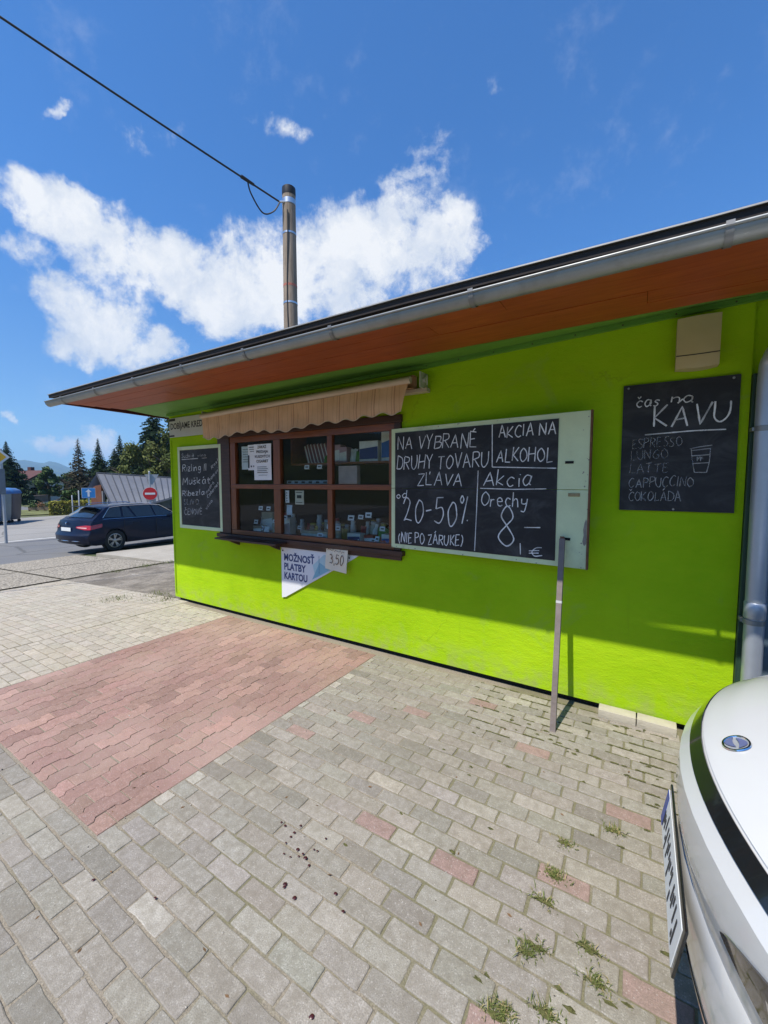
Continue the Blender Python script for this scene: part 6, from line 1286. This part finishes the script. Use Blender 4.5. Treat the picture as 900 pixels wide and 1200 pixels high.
def signs():
    K = signpost('priority_road_sign', (-21.35, 5.72, Gz), 3.75, 'tall grey post at the left photo edge with yellow and white priority diamond', 'road sign', r=.05)
    d = disc(K, 'diamond', SW, 3.42, 0, -.06, x=-.07, poly=[(.34, 0), (0, .34), (-.34, 0), (0, -.34)]); disc(K, 'yellow_field', SY, 3.42, 0, -.068, x=-.07, poly=[(.235, 0), (0, .235), (-.235, 0), (0, -.235)], parent=d, th=.004)
    disc(K, 'supplementary_panel', SG, 2.45, 0, -.06, poly=[(-.5, -.5), (.09, -.5), (.09, .5), (-.5, .5)])
    K = signpost('one_way_sign', (-25.0, 10.16, Gz), 2.1, 'square blue sign with white upright arrow above the dark car', 'road sign')
    s = disc(K, 'panel', SW, 1.87, 0, -.05, poly=[(-.30, -.27), (.30, -.27), (.30, .27), (-.30, .27)]); disc(K, 'blue_field', SB, 1.87, 0, -.058, poly=[(-.285, -.255), (.285, -.255), (.285, .255), (-.285, .255)], parent=s, th=.004)
    disc(K, 'arrow', SW, 1.87, 0, -.064, poly=[(-.045, -.2), (.045, -.2), (.045, .05), (.14, .05), (0, .2), (-.14, .05), (-.045, .05)], parent=s, th=.003)
    K = signpost('no_entry_sign', (-21.18, 11.35, Gz), 3.0, 'round red no entry sign on a post with the back of a triangle above', 'road sign', r=.045)
    s = disc(K, 'disc', SW, 1.86, .335, -.05); disc(K, 'red_field', SR, 1.86, .318, -.058, parent=s, th=.004); disc(K, 'white_bar', SW, 1.86, 0, -.064, poly=[(-.225, -.05), (.225, -.05), (.225, .05), (-.225, .05)], parent=s, th=.003)
    disc(K, 'triangle_back', GALV, 2.62, 0, .06, poly=[(-.32, .22), (.32, .22), (0, -.34)], x=.10); disc(K, 'bracket', GALV, 1.55, 0, .06, poly=[(-.1, -.1), (.25, -.1), (.25, .05), (-.1, .05)])
    for i, (x, y, h) in enumerate(((-67, 26.2, 4.6), (-58.0, 24.4, 4.9))):
        K = empty('street_lamp', (x, y, Gz), R(30), label=['grey lamp post before the lower leafy tree, left one', 'grey lamp post nearer the half bare spruce, right one'][i], cat='lamp post', group='lamp posts along the far street'); mb = MB(); mb.lathe([(.09, 0), (.06, h)], 8); mb.build('post', GALV, K, smooth=50); mb = MB(); mb.box(-.1, .6, -.1, .1, h, h + .1, bev=.03); mb.build('lamp_head', GALV, K)
    for i, (x, y) in enumerate(((-32.2, 12.5), (-35.9, 13.5))): 
        K = signpost('short_post', (x, y, Gz), 1.9 if i == 0 else 1.5, ['short brown post standing by the hedge end near the blue arrow sign', 'thin pale post at the left end of the clipped hedge'][i], 'post', r=.04)
signs()
def bins():
    cols = [('blue', (.03, .09, .27)), ('grey green', (.20, .25, .25)), ('brown', (.10, .085, .085))]
    P = [(-31.3, 7.62), (-32.1, 8.3), (-32.9, 9.0)]
    for i, ((nm, c), (x, y)) in enumerate(zip(cols, P)):
        K = empty('waste_container', (x, y, Gz), R(-40), label=['blue waste container cut by the left photo edge', 'grey green waste container standing between the blue and the brown one', 'dark brown waste container, right end of the row of bins'][i], cat='waste container', group='waste containers in a row by the road'); m = M('container_' + nm.replace(' ', '_'), c, .45, .15, 2, dirt=.25)
        mb = MB(); rows = []
        for z, k, rr_ in ((.18, .82, .10), (.5, .9, .12), (1.3, .97, .13), (1.75, 1.0, .14)):
            ring = []
            for q in range(24):
                a = 2 * math.pi * q / 24; sx, sy = .62 * k, .55 * k; ca, sa = math.cos(a), math.sin(a); ring.append((sx * math.copysign(abs(ca) ** .45, ca), sy * math.copysign(abs(sa) ** .45, sa), z))
            rows.append(ring + [ring[0]])
        mb.grid(rows); mb.add(rows[0][:-1], [tuple(range(24))]); mb.build('tub', m, K, smooth=50)
        mb = MB(); rl = []
        for z, k in ((1.751, 1.03), (1.82, 1.04), (1.98, .92), (2.08, .6), (2.11, .1)): rl.append([(p[0] * k, p[1] * k, z) for p in rows[-1]])
        mb.grid(rl); lid = mb.build('lid', M('container_lid', (.05, .16, .38) if i == 0 else (.26, .30, .31), .4, .1), K, smooth=50)
        mb = MB()
        for q in (-.45, -.15, .15, .45): mb.box(q - .03, q + .03, -.60, -.53, .3, 1.7, bev=.01)
        mb.build('rib', m, K)
        for sx in (-.4, .4): mb = MB(); mb.tube([(sx, -.35, .09), (sx + .05, -.35, .09)], .09, 12); mb.tube([(sx, .35, .09), (sx + .05, .35, .09)], .09, 12); mb.build('wheel', RUBBER, K)
bins()
def planters():
    wood = mat_wood('planter_wood', (.16, .11, .07), (.30, .22, .15)); rr = random.Random(2)
    fl = mat_leaf('planter_flowers', (.20, .08, .05), (.32, .22, .10))
    for i in range(6):
        t = i / 5; x, y = lerp(-43.8, -42.3, t), lerp(13.6, 15.9, t); K = empty('planter_box', (x, y, Gz), math.atan2(2.3, 1.5), label='%s wooden planter with faded flowers beyond the grass verge' % ['first from the left', 'second', 'third', 'fourth', 'fifth', 'rightmost'][i], cat='planter', group='wooden planters beyond the grass verge')
        mb = MB(); h = .35 + .16 * t
        for sx in (-1, 1): mb.box(sx * .24 - .02, sx * .24 + .02, -.22, .22, 0, h)
        for sy in (-1, 1): mb.box(-.219, .219, sy * .2 - .02, sy * .2 + .02, .1, h - .03)
        mb.build('crate', wood, K); lv = MB()
        for _ in range(240):
            p = Vector((rr.gauss(0, .14), rr.gauss(0, .12), h + abs(rr.gauss(0, .14)))); a = Vector((rr.gauss(0, 1), rr.gauss(0, 1), rr.gauss(0, 1))).normalized(); b = a.orthogonal(); s = rr.uniform(.03, .07); g = rr.random(); lv.add([p - a * s, p - b * s * .6, p + a * s, p + b * s * .6], [(0, 1, 2, 3)], 0, (g, g, g))
        lv.build('flowers', fl if i % 2 else DECID, K, fixn=False)
planters()
SILV = paint('silver_far_paint', (.45, .46, .47), .3); LBLUE = paint('pale_blue_far_paint', (.22, .34, .42), .1)
estate_car('far_car', (-88.0, 31.0, -1.78), R(160), SILV, 'distant silver car parked on the far street at the left', detail=False); estate_car('far_car', (-90.0, 38.0, -1.87), R(156), paint('white_far_paint', (.6, .6, .58)), 'distant white car parked behind the right lamp post', detail=False); estate_car('far_car', (-92.0, 34.6, -1.95), R(158), LBLUE, 'distant pale blue car between the two far lamp posts', detail=False)

# ================================================================ HILLS AND AIR
def hills():
    az = [-180 + 2.0 * k for k in range(181)] ; az = sorted(set(az + [-78 + .4 * k for k in range(60)]))
    key_a = [-76.9, -75.1, -73.8, -73.43, -72.77, -71.74, -71.16, -70.3, -69.6, -68.1, -64.9, -59.5]; key_e = [2.18, 2.15, 2.3, 2.487, 2.35, 2.08, 2.39, 2.16, 1.75, 1.55, 1.3, 1.2]
    def el(a):
        if -77 < a < -59.5: return interp(a, key_a, key_e) + .05 * mnoise.noise((a * 1.3, .5, 2))
        ca, sa = math.cos(R(a)), math.sin(R(a)); return 2.2 + 1.5 * mnoise.noise((ca * 2.2, sa * 2.2, 4.0)) + .7 * mnoise.noise((ca * 7, sa * 7, 1.0))
    mb = MB(); rows = []
    for a in az:
        e = el(a); d = Vector((math.sin(R(a)), math.cos(R(a)), 0)); H = 4200 * math.tan(R(max(.5, e))) + 2; r = []
        for q, k in ((1500, 0), (2000, .05), (2500, .14), (3000, .33), (3500, .62), (3900, .86), (4200, 1.0), (4600, .8), (5300, .2)):
            jit = 1 + .12 * mnoise.noise((d.x * 9 + q * .002, d.y * 9, q * .0013)) * (0 if q == 4200 else 1); r.append(d * q + Vector((0, 0, -1.5 + H * k * jit)))
        rows.append(r)
    mb.grid(rows); m, T, b = newmat('forested_hills'); tc = T.new('ShaderNodeTexCoord'); v = tc.outputs['Object']; n = T.noise(v, .004, 6, .65).outputs['Fac']; sx = T.new('ShaderNodeSeparateXYZ'); T.link(v, sx.inputs[0])
    low = T.math('SUBTRACT', 1.0, T.sstep(sx.outputs[2], 12, 50)); c = T.mix(T.sstep(n, .42, .6), (.022, .042, .018), (.05, .075, .03)); c = T.mix(T.math('MULTIPLY', low, T.sstep(n, .40, .55)), c, (.14, .17, .05)); T.link(c, b.inputs['Base Color']); b.inputs['Roughness'].default_value = .95
    o = mb.build('hills', m, smooth=60); tag(o, kind='structure')
hills()
def wooded_slope():
    # a wooded hillside across the valley behind the viewer: the window panes mirror it
    mb = MB(); rows = []
    for k in range(91):
        a = 95 + 190 * k / 90; d = Vector((math.sin(R(a)), math.cos(R(a)), 0)); e = 7.2 + 1.8 * mnoise.noise((d.x * 3, d.y * 3, 8)) + .7 * mnoise.noise((d.x * 11, d.y * 11, 5)); e *= min(1, k / 12, (90 - k) / 12); H = 760 * math.tan(R(max(.05, e)))
        rows.append([d * q + Vector((0, 0, -1.5 + H * t * (1 + .1 * mnoise.noise((d.x * 20, d.y * 20, q * .01)) * (t < 1)))) for q, t in ((330, 0), (400, .10), (500, .36), (620, .72), (760, 1.0), (900, .7), (1100, 0))])
    mb.grid(rows); o = mb.build('wooded_slope', MATS['forested_hills'], smooth=60); tag(o, kind='structure')
wooded_slope()
HAZE = 2.3e-4
def haze():
    m = bpy.data.materials.new('haze_air'); m.use_nodes = True; T = NT(m.node_tree); T.n.clear(); out = T.new('ShaderNodeOutputMaterial'); pv = T.new('ShaderNodeVolumePrincipled')
    pv.inputs['Color'].default_value = (.40, .66, 1.0, 1); pv.inputs['Density'].default_value = HAZE; pv.inputs['Anisotropy'].default_value = .1; T.link(pv.outputs[0], out.inputs['Volume'])
    mb = MB(); mb.box(-6100, 6100, -6100, 6100, -2.2, 330); o = mb.build('haze', m); tag(o, kind='stuff')
if HAZE: haze()
